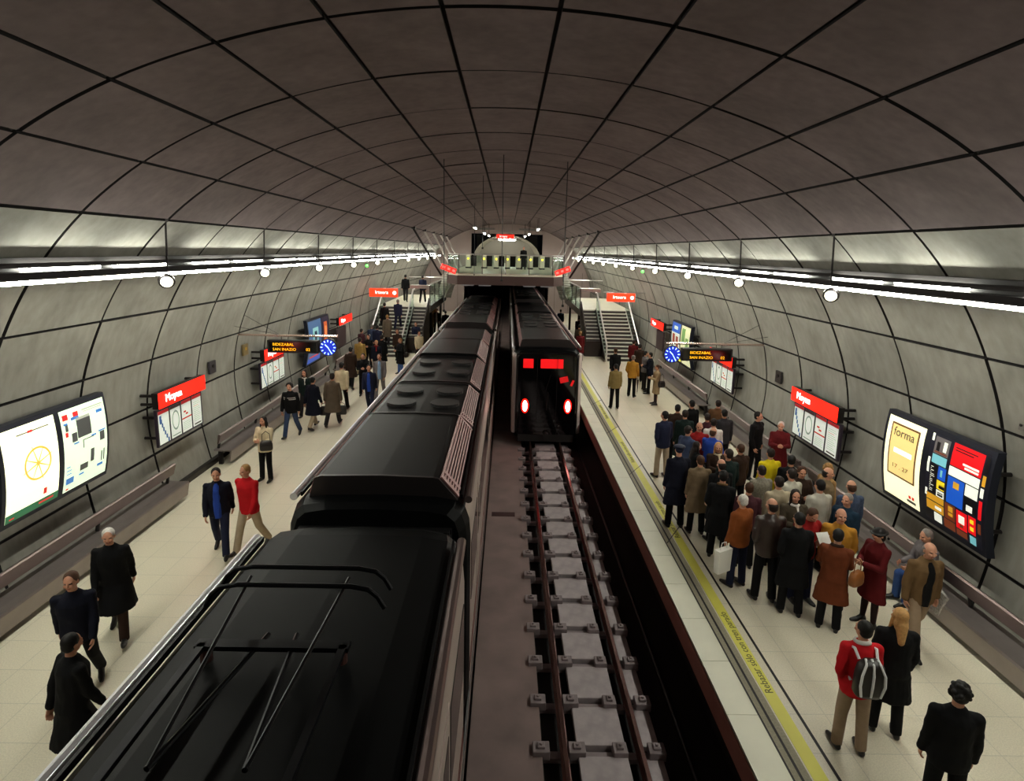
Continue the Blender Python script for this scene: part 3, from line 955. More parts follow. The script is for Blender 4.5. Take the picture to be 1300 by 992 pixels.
def car(xc, y0, y1, label, near_detail=True, front=False, panto=None, rear_dark=True):
    root = empty('metro_car', label, 'train car', (xc, 0, 0))
    car_body(root, y0, y1, (0.35, 0.35) if not front else (0.5, 0.35))
    L = y1 - y0
    # window band, doors and lower stripe on both sides
    for s in (-1, 1):
        nd = 3
        seg = L / nd
        for k in range(nd):
            yd = y0 + seg * (k + .5)
            bm = new_bm()
            box2(bm, s * 1.245, s * 1.262, yd - .65, yd + .65, -.05, 1.85)
            dr = obj('door', bm, TBODY, root, bevel=.01)
            for q in (-.33, .33):
                bm = new_bm()
                box2(bm, s * 1.255, s * 1.268, yd + q - .2, yd + q + .2, .85, 1.6)
                obj('door_window', bm, TGLASS, dr)
        ys = [y0 + .5] + [y0 + seg * (k + .5) + q for k in range(nd) for q in (-.8, .8)] + [y1 - .5]
        for a, b in zip(ys[::2], ys[1::2]):
            if b - a > .6:
                bm = new_bm()
                box2(bm, s * 1.246, s * 1.26, a, b, .75, 1.65)
                obj('window', bm, TGLASS, root)
        bm = new_bm()
        box2(bm, s * 1.246, s * 1.257, y0 + .4, y1 - .4, -.35, -.12)
        obj('side_stripe', bm, RED_STRIPE, root)
        # gutter tube along the roof edge
        bm = new_bm()
        rod(bm, (s * 1.215, y0 + .35, 2.37), (s * 1.215, y1 - .35, 2.37), .055, 10)
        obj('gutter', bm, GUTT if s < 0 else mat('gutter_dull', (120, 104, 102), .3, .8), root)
        bm = new_bm()
        box2(bm, s * 1.11, s * 1.135, y0 + .4, y1 - .4, 2.36, 2.42)
        obj('roof_rail', bm, TROOF2, root)
    # skirts and bogies
    bm = new_bm()
    box2(bm, -1.05, 1.05, y0 + .6, y1 - .6, -1.0, -.85)
    for yb in (y0 + 2.6, y1 - 2.6):
        for q in (-.9, .9):
            for s in (-.535, .535):
                rod(bm, (s - .06, yb + q, -.66), (s + .06, yb + q, -.66), .34, 16)
    obj('bogie', bm, UNDER, root)
    # raised roof units with louvred flanks
    units = []
    if near_detail:
        yu = y0 + .35
        lens = [3.2, 2.7, 3.4, 3.0, 2.8]
        k = 0
        while yu + lens[k % 5] < y1 - .2:
            units.append((yu, yu + lens[k % 5]))
            yu += lens[k % 5] + (.12 if k % 2 == 0 else .35)
            k += 1
    for i, (a, b) in enumerate(units):
        if panto and a < panto < b + 1.0:
            continue
        h = (2.68, 2.62, 2.60)[i % 3]
        bm = new_bm()
        prof = [(-.98, 2.36), (-.90, h - .03), (-.82, h), (0, h + .02), (.72, h), (.80, h - .02), (1.06, 2.36)]
        loft(bm, [[(x, y, z) for x, z in prof] for y in (a, b)])
        cw = obj('roof_cowl', bm, TROOF2, root)
        # lip around the end of the cowl
        for yy in (a, b):
          bm = new_bm()
          loft(bm, [[(x * 1.01, yy + d, z + .012) for x, z in prof] for d in (-.025, .025)])
          obj('cowl_edge', bm, mat('cowl_trim', (70, 64, 64), .3, .8) if i % 2 == 0 else TROOF2, cw)
        for s in (1, -1):
            x0_, z0_ = (.82, h - .01) if s > 0 else (-.905, h - .03)
            x1_, z1_ = (1.07, 2.38) if s > 0 else (-.985, 2.40)
            nrm = Vector((s * .75, 0, .65)).normalized() * .012
            bm = new_bm()
            nb = 7
            for q in range(nb):
                t0, t1 = q / nb, (q + .55) / nb
                pa = Vector((x0_ + (x1_ - x0_) * t0, 0, z0_ + (z1_ - z0_) * t0)) + nrm
                pb = Vector((x0_ + (x1_ - x0_) * t1, 0, z0_ + (z1_ - z0_) * t1)) + nrm
                cc = (pa + pb) / 2
                ln = (pb - pa).length
                ang = math.atan2(-(pb.z - pa.z), (pb.x - pa.x))
                box(bm, (cc.x, (a + b) / 2, cc.z), (ln, b - a - .12, .02), rot=Matrix.Rotation(ang, 3, 'Y'))
            for yy in (a + .08, a + .30, b - .08):
                pa = Vector((x0_, 0, z0_)) + nrm; pb = Vector((x1_, 0, z1_)) + nrm
                cc = (pa + pb) / 2
                ang = math.atan2(-(pb.z - pa.z), (pb.x - pa.x))
                box(bm, (cc.x, yy, cc.z), ((pb - pa).length, .10, .024), rot=Matrix.Rotation(ang, 3, 'Y'))
            obj('louvre', bm, LOUV, cw)
        if i % 3 == 2 or i == 1:
            for q in (-.45, .45):
                for yy in (a + (b - a) * .3, a + (b - a) * .7):
                    bm = new_bm()
                    rod(bm, (q, yy, h - .01), (q, yy, h + .06), .30, 20)
                    obj('fan_grille', bm, BLACKM, cw)
    return root

# left train
car(-1.70, -10.6, 6.85, 'nearest dark-roofed car of the left train with folded pantograph', panto=4.6)
car(-1.70, 7.35, 24.6, 'middle car of the left train with black roof units and louvres')
car(-1.70, 25.1, 42.4, 'farthest car of the left train, its roof passing under the mezzanine')
for k, (y0, y1) in enumerate(((6.80, 7.40), (24.55, 25.15))):
    bm = new_bm()
    for q in range(5):
        a = y0 + (y1 - y0) * q / 5
        box2(bm, -2.72 + .02 * (q % 2), -.68 - .02 * (q % 2), a, a + (y1 - y0) / 5, -.7, 2.12 + .02 * (q % 2))
    o = obj('gangway_bellows', bm, BLACKM, None)
    tag(o, ('black bellows between the nearest and the middle car of the left train', 'black bellows between the middle and the farthest car of the left train')[k], 'bellows')

# pantograph, folded on the nearest car
pr = empty('pantograph', 'folded black pantograph lying on the roof of the nearest left train car', 'pantograph', (-1.85, 4.8, 2.45))
PM = mat('pantograph_steel', (26, 27, 30), .35, .8)
for dy in (0.0, 0.30):
    bm = new_bm()
    pts = [(-.80, dy, .16), (-.74, dy, .27), (-.66, dy, .34), (-.5, dy, .37), (.5, dy, .37), (.66, dy, .34), (.74, dy, .27), (.80, dy, .16)]
    path(bm, pts, .022, 8)
    obj('contact_strip', bm, PM, pr)
for s in (-1, 1):
    bm = new_bm()
    rod(bm, (s * .45, .15, .36), (s * .30, -1.7, .18), .016, 8)
    obj('upper_arm', bm, PM, pr)
    bm = new_bm()
    rod(bm, (s * .30, -1.7, .18), (s * .12, -.3, .10), .02, 8)
    obj('lower_arm', bm, PM, pr)
    for q in (-.5, -1.9):
        bm = new_bm()
        rod(bm, (s * .55, q, .0), (s * .55, q, .14), .05, 10)
        obj('insulator', bm, mat('insulator', (70, 44, 40), .3), pr)
bm = new_bm()
box2(bm, -.62, .62, -.55, -.45, .12, .16); box2(bm, -.62, .62, -1.95, -1.85, .12, .16)
box2(bm, -.60, -.54, -1.9, -.5, .12, .16); box2(bm, .54, .60, -1.9, -.5, .12, .16)
obj('base_frame', bm, PM, pr)

# right train
rt = car(1.48, 20.55, 37.6, 'front car of the right train with two glowing red tail lights', front=True)
car(1.48, 38.1, 55.0, 'second car of the right train under the mezzanine')
bm = new_bm()
box2(bm, .5, 2.46, 37.55, 38.15, -.7, 2.12)
tag(obj('gangway_bellows', bm, BLACKM, None), 'black bellows between the two cars of the right train', 'bellows')
# cab front: a dark glazed mask with rounded corners
bm = new_bm()
def mask(y, k, zt):
    pts = []
    W, Zb = 1.10 * k, -.75
    for cx_, cz_, a0 in ((W - .22, zt - .25, 0), (-W + .22, zt - .25, 90), (-W + .15, Zb + .15, 180), (W - .15, Zb + .15, 270)):
        rr = .22 if cz_ > 0 else .15
        for t in range(6):
            a = math.radians(a0 + t * 18)
            pts.append((cx_ + rr * math.cos(a), y + (0.12 * max(0, (cz_ + rr * math.sin(a) - .4) / 2)), cz_ + rr * math.sin(a)))
    return pts
loft(bm, [mask(20.50, 1, 2.32), mask(20.40, .985, 2.30), mask(20.36, .95, 2.26)])
fr = obj('cab_front', bm, TGLASS, rt)
bm = new_bm()
for s in (-1, 1):
    loft(bm, [[(s * 1.09, 20.60, z), (s * 1.13, 20.44, z), (s * 1.24, 20.56, z), (s * 1.262, 20.9, z), (s * 1.2, 21.0, z)] for z in (-.7, 0.2, 1.9, 2.2)])
obj('corner_pillar', bm, mat('pillar_grey', (205, 192, 188), .45, .1), rt)
bm = new_bm()
box2(bm, -.36, -.345, 20.33, 20.37, -.3, 2.1); box2(bm, .345, .36, 20.33, 20.37, -.3, 2.1)
rod(bm, (-.05, 20.33, .9), (.12, 20.33, 1.5), .012, 6)
rod(bm, (.0, 20.33, .2), (.04, 20.33, .85), .02, 6)
obj('door_trim', bm, STEELD, fr)
for s in (-1, 1):
    bm = new_bm()
    ball(bm, (s * .77, 20.35, .34), (.085, .05, .20), 16)
    obj('tail_light', bm, mat('tail_white', (255, 240, 235), emit=(255, 215, 205), strength=14), fr, smooth=True)
    bm = new_bm()
    ball(bm, (s * .77, 20.375, .34), (.135, .045, .26), 16)
    obj('light_bezel', bm, mat('tail_red', (220, 10, 5), emit=(255, 12, 4), strength=6), fr, smooth=True)
REDW = mat('windscreen_reflection_red', (200, 10, 14), emit=(255, 14, 22), strength=.75)
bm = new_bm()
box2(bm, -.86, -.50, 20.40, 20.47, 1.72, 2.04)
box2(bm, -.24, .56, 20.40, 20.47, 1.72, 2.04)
obj('red_reflection', bm, REDW, fr)  # glowing panels standing in for red sign reflections in the windscreen
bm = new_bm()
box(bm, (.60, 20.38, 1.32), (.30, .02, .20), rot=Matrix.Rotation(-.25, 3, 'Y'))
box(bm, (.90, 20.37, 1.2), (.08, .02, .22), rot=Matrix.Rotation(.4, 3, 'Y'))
obj('red_reflection_low', bm, mat('cab_reflection_red', (170, 10, 14), emit=(230, 10, 18), strength=.5), fr)  # lower red reflection, built as two glowing plates
bm = new_bm()
box2(bm, -1.0, 1.0, 20.35, 20.6, -.98, -.72)
rod(bm, (0, 20.1, -.7), (0, 20.5, -.7), .10, 12)
obj('coupler', bm, UNDER, rt)

# ------------------------------------------------------------------ mezzanine
MZ = 4.45
mz = empty('mezzanine_deck', 'concourse deck crossing the tracks at the far end with brown steel edge', 'mezzanine', (CX, 34, MZ))
bm = new_bm()
poly = [(-2.75, 0), (2.75, 0), (3.45, 1.2), (3.55, 3.0), (3.6, 22), (-3.6, 22), (-3.55, 3.0), (-3.45, 1.2)]
loft(bm, [[(x, y, z) for x, y in poly] for z in (-.12, 0)])
obj('slab', bm, FLOOR, mz)
bm = new_bm()
loft(bm, [[(x * 1.01, y - .03, z) for x, y in poly] for z in (-.62, -.10)])
obj('edge_beam', bm, mat('brown_beam', (74, 52, 48), .5, .3), mz)
for x in (-2.2, -1.2, 1.4, 2.4):
    bm = new_bm()
    box2(bm, x - .35, x + .35, .3, .45, -.70, -.62)
    obj('soffit_light', bm, mat('soffit', (120, 116, 112), emit=(200, 200, 200), strength=.15), mz)
# glass balustrade
GL = mat('clear_glass', (215, 236, 228), .03, trans=1.0, spec=.5)
GL.node_tree.nodes['Principled BSDF'].inputs['IOR'].default_value = 1.1
gb = empty('glass_balustrade', 'glass balustrade with steel handrail around the mezzanine front', 'balustrade', (CX, 34, MZ))
pts = [(-3.5, 3.0), (-3.40, 1.2), (-2.70, .06), (-1.35, .06), (0, .06), (1.35, .06), (2.70, .06), (3.40, 1.2), (3.5, 3.0)]
for (a, b) in zip(pts[:-1], pts[1:]):
    bm = new_bm()
    av, bv = Vector((*a, 0)), Vector((*b, 0))
    d = (bv - av).normalized(); nn = Vector((-d.y, d.x, 0)) * .008
    q = [av + d * .03 - nn, bv - d * .03 - nn, bv - d * .03 + nn, av + d * .03 + nn]
    loft(bm, [[(p.x, p.y, z) for p in q] for z in (.03, 1.05)])
    obj('glass_panel', bm, GL, gb)
for p in pts:
    bm = new_bm()
    box(bm, (p[0], p[1], .42), (.04, .04, 1.38))
    obj('post', bm, STEELD, gb)
bm = new_bm()
path(bm, [(x, y, 1.12) for x, y in pts], .03, 8)
obj('handrail', bm, CHROME, gb)
# raking struts from the vault
for s in (-1, 1):
    for k in range(5):
        y = 32.29 + 4.3 * k
        root = empty('raking_strut', '%s slanting steel strut holding the %s side of the mezzanine' % (ORD[k], side_word(s)), 'strut', (CX + s * 5.0, y, 6.9), 0, 'raking struts beside the mezzanine')
        bm = new_bm()
        bx = s * (3.7 - 5.0)
        rod(bm, (s * .05, 0, .05), (bx, 1.7 if k == 0 else 0.2, MZ - 6.9 - .1), .06 if k == 0 else .065, 10)
        obj('rod', bm, STEELD if k == 0 else mat('strut_pale', (190, 182, 176), .5, .2), root)
        bm = new_bm()
        box2(bm, -.12, .12, -.12, .12, -.04, .08)
        obj('head_plate', bm, STEELD, root)
# lit red signs on the corners
for s in (-1, 1):
    root = empty('corner_sign', 'red lit direction sign at the %s corner of the mezzanine' % side_word(s), 'sign', (CX + s * 3.25, 33.7, 4.72), -s * .5)
    bm = new_bm()
    box(bm, (0, 0, 0), (.95, .08, .30), rot=Matrix.Rotation(s * -.35, 3, 'Y'))
    obj('sign_box', bm, mat('corner_red', (200, 20, 16), emit=(255, 40, 30), strength=1.6), root, bevel=.01)
    bm = new_bm()
    for q in (-.3, 0, .3):
        box(bm, (q, -.045, q * s * .36), (.16, .012, .12), rot=Matrix.Rotation(s * -.35, 3, 'Y'))
    obj('symbols', bm, mat('corner_pink', (240, 110, 100), emit=(255, 110, 100), strength=1.5), root)
    bm = new_bm()
    rod(bm, (0, .1, -.6), (0, .04, 0), .02, 6)
    obj('support', bm, STEELD, root)
# ticket gates
def gate(x, y, lab, lit=True):
    root = empty('ticket_gate', lab, 'ticket gate', (x, y, MZ), 0, 'ticket gates on the mezzanine')
    bm = new_bm()
    box2(bm, -.17, .17, -.2, 1.0, 0.08, 1.05)
    obj('cabinet', bm, mat('gate_cream', (206, 196, 176), .4), root, bevel=.03)
    bm = new_bm()
    box2(bm, -.20, .20, -.24, 1.04, 0, .10)
    obj('plinth', bm, BLACKM, root)
    bm = new_bm()
    rod(bm, (0, -.22, .72), (0, -.19, .72), .075, 16)
    obj('indicator', bm, mat('gate_yellow', (255, 220, 60), emit=(255, 215, 50), strength=2.5), root)
    bm = new_bm()
    box2(bm, -.18, .18, -.22, 1.02, 1.04, 1.08)
    obj('top_plate', bm, STEEL, root)
    bm = new_bm()
    box2(bm, .18, .60, .35, .39, .15, .95)
    obj('barrier', bm, STEELD, root)
for k, x in enumerate((-3.0, -1.80, -.88, -.02, .84, 1.72, 2.60)):
    gate(x, 45.0, '%s ticket gate from the left on the mezzanine' % ORD[k].replace('nearest', 'first'))
# ceiling lights of the mezzanine
for s in (-1, 1):
    for k, y in enumerate((39.0, 43.5, 48.0)):
        x, z = ((2.05, 7.30), (1.62, 7.10), (1.45, 7.05))[k]
        root = empty('pendant_light', '%s suspended tube light over the %s side of the mezzanine' % (('nearest', 'middle', 'farthest')[k], side_word(s)), 'light', (CX + s * x, y, z - .1), 0, 'tube lights over the mezzanine')
        bm = new_bm()
        box2(bm, -.13, .13, -1.0, 1.0, .03, .12)
        obj('tray', bm, STEEL, root)
        bm = new_bm()
        rod(bm, (0, -.95, 0), (0, .95, 0), .05, 10)
        obj('tube', bm, mat('mezz_tube', (255, 255, 255), emit=(255, 248, 235), strength=26), root)
        for q in (-.7, .7):
            bm = new_bm()
            rod(bm, (0, q, .1), (0, q, 8.0 - z + .1 - .05 * x), .015, 6)
            obj('hanger', bm, STEELD, root)
for s in (-1, 1):
    bm = new_bm()
    box2(bm, -.85, .85, -.15, .15, -.08, .08)
    o = obj('duct', bm, STEEL, None, bevel=.02, loc=(CX + s * 1.75, 44.8, 7.38))
    tag(o, 'horizontal steel duct across the %s side of the mezzanine ceiling' % side_word(s), 'duct')
    bm = new_bm(); rod(bm, (0, 0, .08), (0, 0, .62), .012, 6)
    obj('hanger', bm, STEELD, o)
root = empty('exit_sign', 'red lit hanging sign above the ticket gates', 'sign', (-.22, 43.2, 6.82), 0)
bm = new_bm(); box2(bm, -.62, .62, -.06, .06, -.13, .13)
obj('sign_box', bm, REDSIGN, root, bevel=.01)
text_mesh('lettering', 'Irteera', .2, WHITEGLOW, root, frame4((-.42, -.07, -.06), (1, 0, 0), (0, 0, 1)), extrude=.003)
bm = new_bm(); rod(bm, (-1.15, 0, -.2), (1.15, 0, -.2), .025, 8); rod(bm, (-.5, 0, 0), (-.5, 0, 1.25), .012, 6); rod(bm, (.5, 0, 0), (.5, 0, 1.25), .012, 6); rod(bm, (-.9, 0, -.2), (-.5, 0, .3), .012, 6); rod(bm, (.9, 0, -.2), (.5, 0, .3), .012, 6)
obj('hanger', bm, STEEL, root)
for x, z in ((-.1, 8.0), (-.1, 7.75)):
    pass

# ------------------------------------------------------------------ stairs and landings
LZ = 2.40
def stairs(s):
    w = side_word(s)
    def X(a):
        return s * a
    st = empty('staircase', 'wide staircase with white edged steps rising from the %s platform' % w, 'staircase', (CX, 0, 0))
    n = 14
    rise, run = LZ / n, .29
    yb = 31.3
    xa, xb = 5.55, 7.25
    bm = new_bm()
    for k in range(n):
        y = yb + k * run
        box2(bm, X(xa), X(xb), y, yb + n * run, k * rise, (k + 1) * rise - .03)
    obj('steps', bm, mat('step_dark', (66, 62, 60), .6), st)
    bm = new_bm()
    for k in range(n):
        y = yb + k * run
        box2(bm, X(xa), X(xb), y - .02, y + run, (k + 1) * rise - .035, (k + 1) * rise)
    obj('treads', bm, mat('step_pale', (206, 204, 192), .5), st)
    # side glass and rails
    for side, xx in (('inner', xa - .03), ('outer', xb + .03)):
        bm = new_bm()
        loft(bm, [[(X(xx - .008), y, z0), (X(xx + .008), y, z0), (X(xx + .008), y, z0 + .85), (X(xx - .008), y, z0 + .85)] for y, z0 in ((yb - .1, .12), (yb + n * run * .5, LZ * .5 + .16), (yb + n * run, LZ + .1))])
        obj('glass_side', bm, GL, st)
        bm = new_bm()
        path(bm, [(X(xx), yb - .35, .05), (X(xx), yb - .25, .92), (X(xx), yb + n * run * .5, LZ * .5 + 1.02), (X(xx), yb + n * run - .1, LZ + 1.0), (X(xx), yb + n * run + .4, LZ + 1.0)], .045, 8)
        obj('handrail', bm, CHROME, st)
        bm = new_bm()
        loft(bm, [[(X(xx - .025), y, z0), (X(xx + .025), y, z0), (X(xx + .025), y, z0 + .16), (X(xx - .025), y, z0 + .16)] for y, z0 in ((yb - .15, -.0), (yb + n * run, LZ - .06))])
        obj('stringer', bm, CHROME if side == 'outer' else STEEL, st)
    # landing
    ld = empty('stair_landing', 'raised landing with glass parapet between the %s stairs and mezzanine' % w, 'landing', (CX, 0, 0))
    ys, ye = yb + n * run, 44.5
    bm = new_bm()
    box2(bm, X(4.55), X(7.6), ys, ye, LZ - .14, LZ)
    obj('floor_slab', bm, FLOOR, ld)
    bm = new_bm()
    box2(bm, X(4.50), X(4.56), ys, ye, LZ - .38, LZ + .02)
    box2(bm, X(4.55), X(7.6), ys - .01, ys + .05, LZ - .35, LZ - .03)
    obj('edge_beam', bm, STEEL, ld)
    bm = new_bm()
    box2(bm, X(4.52), X(4.535), ys + .05, ye, LZ + .03, LZ + 1.25)
    obj('glass_panel', bm, GL, ld)
    for k in range(5):
        bm = new_bm(); box2(bm, X(4.50), X(4.55), ys + k * (ye - ys) / 4 - .03, ys + k * (ye - ys) / 4 + .03, LZ, LZ + 1.3)
        obj('post', bm, STEELD, ld)
    bm = new_bm(); rod(bm, (X(4.52), ys, LZ + 1.32), (X(4.52), ye, LZ + 1.32), .04, 8)
    rod(bm, (X(4.52), ye, LZ + 1.32), (X(7.3), ye, LZ + 1.32), .03, 8)
    obj('handrail', bm, CHROME, ld)
    bm = new_bm(); box2(bm, X(4.6), X(6.0), ys + 1.6, ys + 2.4, LZ + .95, LZ + 1.15)
    obj('lift_hood', bm, STEEL, ld)
    bm = new_bm()
    for k in range(3):
        box2(bm, X(4.9 + k), X(5.0 + k), ys + .2, ye - .2, LZ - .30, LZ - .14)
    for yy in (ye - .5, ys + 3.0):
        box2(bm, X(7.2), X(7.35), yy, yy + .15, 0, LZ - .14); box2(bm, X(4.8), X(4.95), yy, yy + .15, 0, LZ - .14)
    obj('support', bm, STEELD, ld)
    # inner narrow flight with solid dark enclosure
    isf = empty('side_staircase', 'narrow dark stair flight with steel enclosure on the track side of the %s stairs' % w, 'staircase', (CX, 0, 0))
    bm = new_bm()
    m = 9
    y0_ = ys - m * run
    for k in range(m):
        z0_ = LZ - (m - k) * rise
        box2(bm, X(4.62), X(5.42), y0_ + k * run, ys, .0, z0_ + rise - .03)
    obj('steps', bm, mat('step_dark', (66, 62, 60), .6), isf)
    bm = new_bm()
    for k in range(m):
        z0_ = LZ - (m - k) * rise
        box2(bm, X(4.62), X(5.42), y0_ + k * run - .01, y0_ + k * run + .08, z0_ + rise - .035, z0_ + rise)
    obj('nosing', bm, mat('step_pale', (206, 204, 192), .5), isf)
    bm = new_bm()
    loft(bm, [[(X(4.56), y0_ - .05, 0), (X(4.62), y0_ - .05, 0), (X(4.62), y0_ - .05, 1.0 + .5), (X(4.56), y0_ - .05, 1.0 + .5)], [(X(4.56), ys, 0), (X(4.62), ys, 0), (X(4.62), ys, LZ + .5), (X(4.56), ys, LZ + .5)]])
    box2(bm, X(4.6), X(5.5), y0_ - .08, y0_ - .02, 0, LZ - m * rise + .02)
    obj('enclosure', bm, mat('enclosure_metal', (58, 50, 48), .35, .7), isf)
    # flight up to the mezzanine
    up = empty('upper_staircase', 'short upper flight linking the %s landing with the mezzanine' % w, 'staircase', (CX, 0, 0))
    nn = 11
    bm = new_bm()
    for k in range(nn):
        t0 = k / nn
        xx0, xx1 = 4.5 - 1.0 * t0, 4.5 - 1.0 * (k + 1) / nn
        yy = 42.6 - 4.6 * t0
        box(bm, (X((xx0 + xx1) / 2), yy, LZ + (k + .5) * (MZ - LZ) / nn - .05), (.95, .45, .12))
    obj('steps', bm, mat('step_pale', (206, 204, 192), .5), up)
    bm = new_bm()
    loft(bm, [[(X(xx), yy, z), (X(xx) + .06, yy, z), (X(xx) + .06, yy, z + .35), (X(xx), yy, z + .35)] for xx, yy, z in ((4.62, 43.0, LZ - .3), (3.35, 37.6, MZ - .5))])
    obj('stringer', bm, STEEL, up)
    bm = new_bm()
    loft(bm, [[(X(xx), yy, z), (X(xx) + .015, yy, z), (X(xx) + .015, yy, z + .95), (X(xx), yy, z + .95)] for xx, yy, z in ((4.60, 42.9, LZ + .08), (3.35, 37.6, MZ + .0))])
    obj('glass_panel', bm, GL, up)
    # hanging exit sign
    sg = empty('exit_sign', 'red lit hanging exit sign in front of the %s stairs' % w, 'sign', (CX + s * (6.32 if s > 0 else 6.6), 32.0, 3.42), 0, 'red exit signs over the stairs')
    hw = .76
    bm = new_bm(); box2(bm, -hw, hw, -.07, .07, -.22, .22)
    obj('sign_box', bm, mat('exit_red', (220, 40, 14), emit=(255, 48, 14), strength=1.9), sg, bevel=.01)
    text_mesh('lettering', 'Irteera', .26, WHITEGLOW, sg, frame4((-.45, -.08, -.06), (1, 0, 0), (0, 0, 1)), extrude=.003)
    bm = new_bm()
    rod(bm, (hw - .16, -.085, 0), (hw - .16, -.072, 0), .1, 16)
    obj('symbol', bm, WHITEGLOW, sg)
    bm = new_bm()
    rod(bm, (-hw - .2, 0, .27), (s * 1.5 if s > 0 else hw + .1, 0, .27), .018, 6)
    if s < 0:
        rod(bm, (-1.2, 0, .27), (-hw, 0, .27), .018, 6)
    rod(bm, (s * .6, 0, .2), (s * .6, 0, .3), .012, 6); rod(bm, (-s * .6, 0, .2), (-s * .6, 0, .3), .012, 6)
    obj('hanger', bm, STEEL, sg)
stairs(-1)
stairs(1)

# ------------------------------------------------------------------ people
COL = dict(navy=(30, 34, 56), night=(16, 18, 32), khaki=(172, 154, 130), khaki2=(150, 128, 106), umber=(50, 34, 26), black=(12, 12, 14), dark=(34, 30, 32),
           bottle=(20, 34, 32), slate=(56, 66, 92), red=(140, 24, 24), red2=(186, 22, 30), blue=(40, 70, 160), taupe=(116, 98, 76), olive=(104, 80, 52),
           rust=(136, 74, 34), charcoal=(48, 46, 50), brown=(96, 66, 42), plum=(66, 34, 40), white=(210, 205, 200), maroon=(92, 20, 24), yellow=(214, 190, 24),
           greycheck=(128, 122, 108), beige=(172, 158, 134), offwhite=(186, 182, 168), tan=(150, 116, 76), lightgrey=(176, 172, 160), olivedark=(66, 58, 46),
           leather=(52, 40, 36), ochre=(178, 126, 44), petrol=(26, 48, 66), pattern=(60, 72, 96), rustdark=(102, 50, 26), stocking=(40, 26, 26), greymid=(112, 106, 108),
           jeans=(62, 92, 150), jeansdark=(52, 66, 96), khakigreen=(134, 116, 72), beigedark=(148, 126, 96), cream=(206, 192, 160), cream2=(200, 186, 156),
           greybrown=(92, 80, 68), ochredark=(150, 120, 66), lightblue=(140, 170, 205), grey=(120, 116, 112), sand=(150, 112, 66), blond=(176, 134, 84))
HAIRC = dict(black=(16, 13, 12), dark=(32, 22, 18), brown=(66, 40, 24), grey=(120, 114, 108), white=(205, 200, 192), sand=(150, 112, 66), blond=(186, 142, 88), night=(20, 26, 48))
def cloth(c):
    return mat('cloth_' + c, COL[c], .35 if c == 'leather' else .85, noise=.35 if c in ('greycheck', 'pattern') else .12, scale=40 if c in ('greycheck', 'pattern') else 9, spec=.5 if c == 'leather' else .2)
def hairm(c):
    return mat('hair_' + c, HAIRC[c], .6, noise=.25, scale=40, spec=.3)
SKIN = mat('skin', (196, 142, 116), .5, noise=.05, scale=12, spec=.3)
EYE = mat('eye_dark', (30, 22, 20), .3)
LIP = mat('lip', (150, 76, 70), .5)
SHOE = mat('shoe_leather', (18, 15, 14), .35)

POSES = {
    # hip, knee for both legs; (flex, abduct, elbow, inward) for the left and the right arm; lean; head yaw, head pitch
    'stand': dict(L=(2, 2), R=(-2, 0), aL=(2, 7, 12, 0), aR=(0, 7, 14, 0), lean=0, head=(0, 4)),
    'relax': dict(L=(6, 8), R=(-3, 0), aL=(-8, 12, 35, 25), aR=(2, 9, 22, 5), lean=1, head=(18, 0)),
    'front': dict(L=(2, 2), R=(0, 0), aL=(22, 8, 78, 42), aR=(18, 8, 82, 42), lean=0, head=(-8, 6)),
    'read': dict(L=(4, 5), R=(-3, 0), aL=(30, 8, 88, 28), aR=(30, 8, 88, 28), lean=3, head=(0, 34)),
    'walk': dict(L=(22, 6), R=(-16, 20), aL=(-18, 5, 10, 0), aR=(14, 5, 18, 5), lean=4, head=(6, 5)),
    'walk2': dict(L=(-15, 18), R=(20, 5), aL=(13, 5, 18, 5), aR=(-16, 6, 8, 0), lean=4, head=(-12, 3)),
    'walkbag': dict(L=(-17, 18), R=(20, 4), aL=(-6, 11, 10, 0), aR=(4, 12, 10, 0), lean=3, head=(3, 8)),
    'sit': dict(L=(82, 84), R=(84, 86), aL=(28, 6, 60, 20), aR=(26, 6, 62, 20), lean=8, head=(0, 12)),
}
rad = math.radians
from mathutils import noise as mnoise

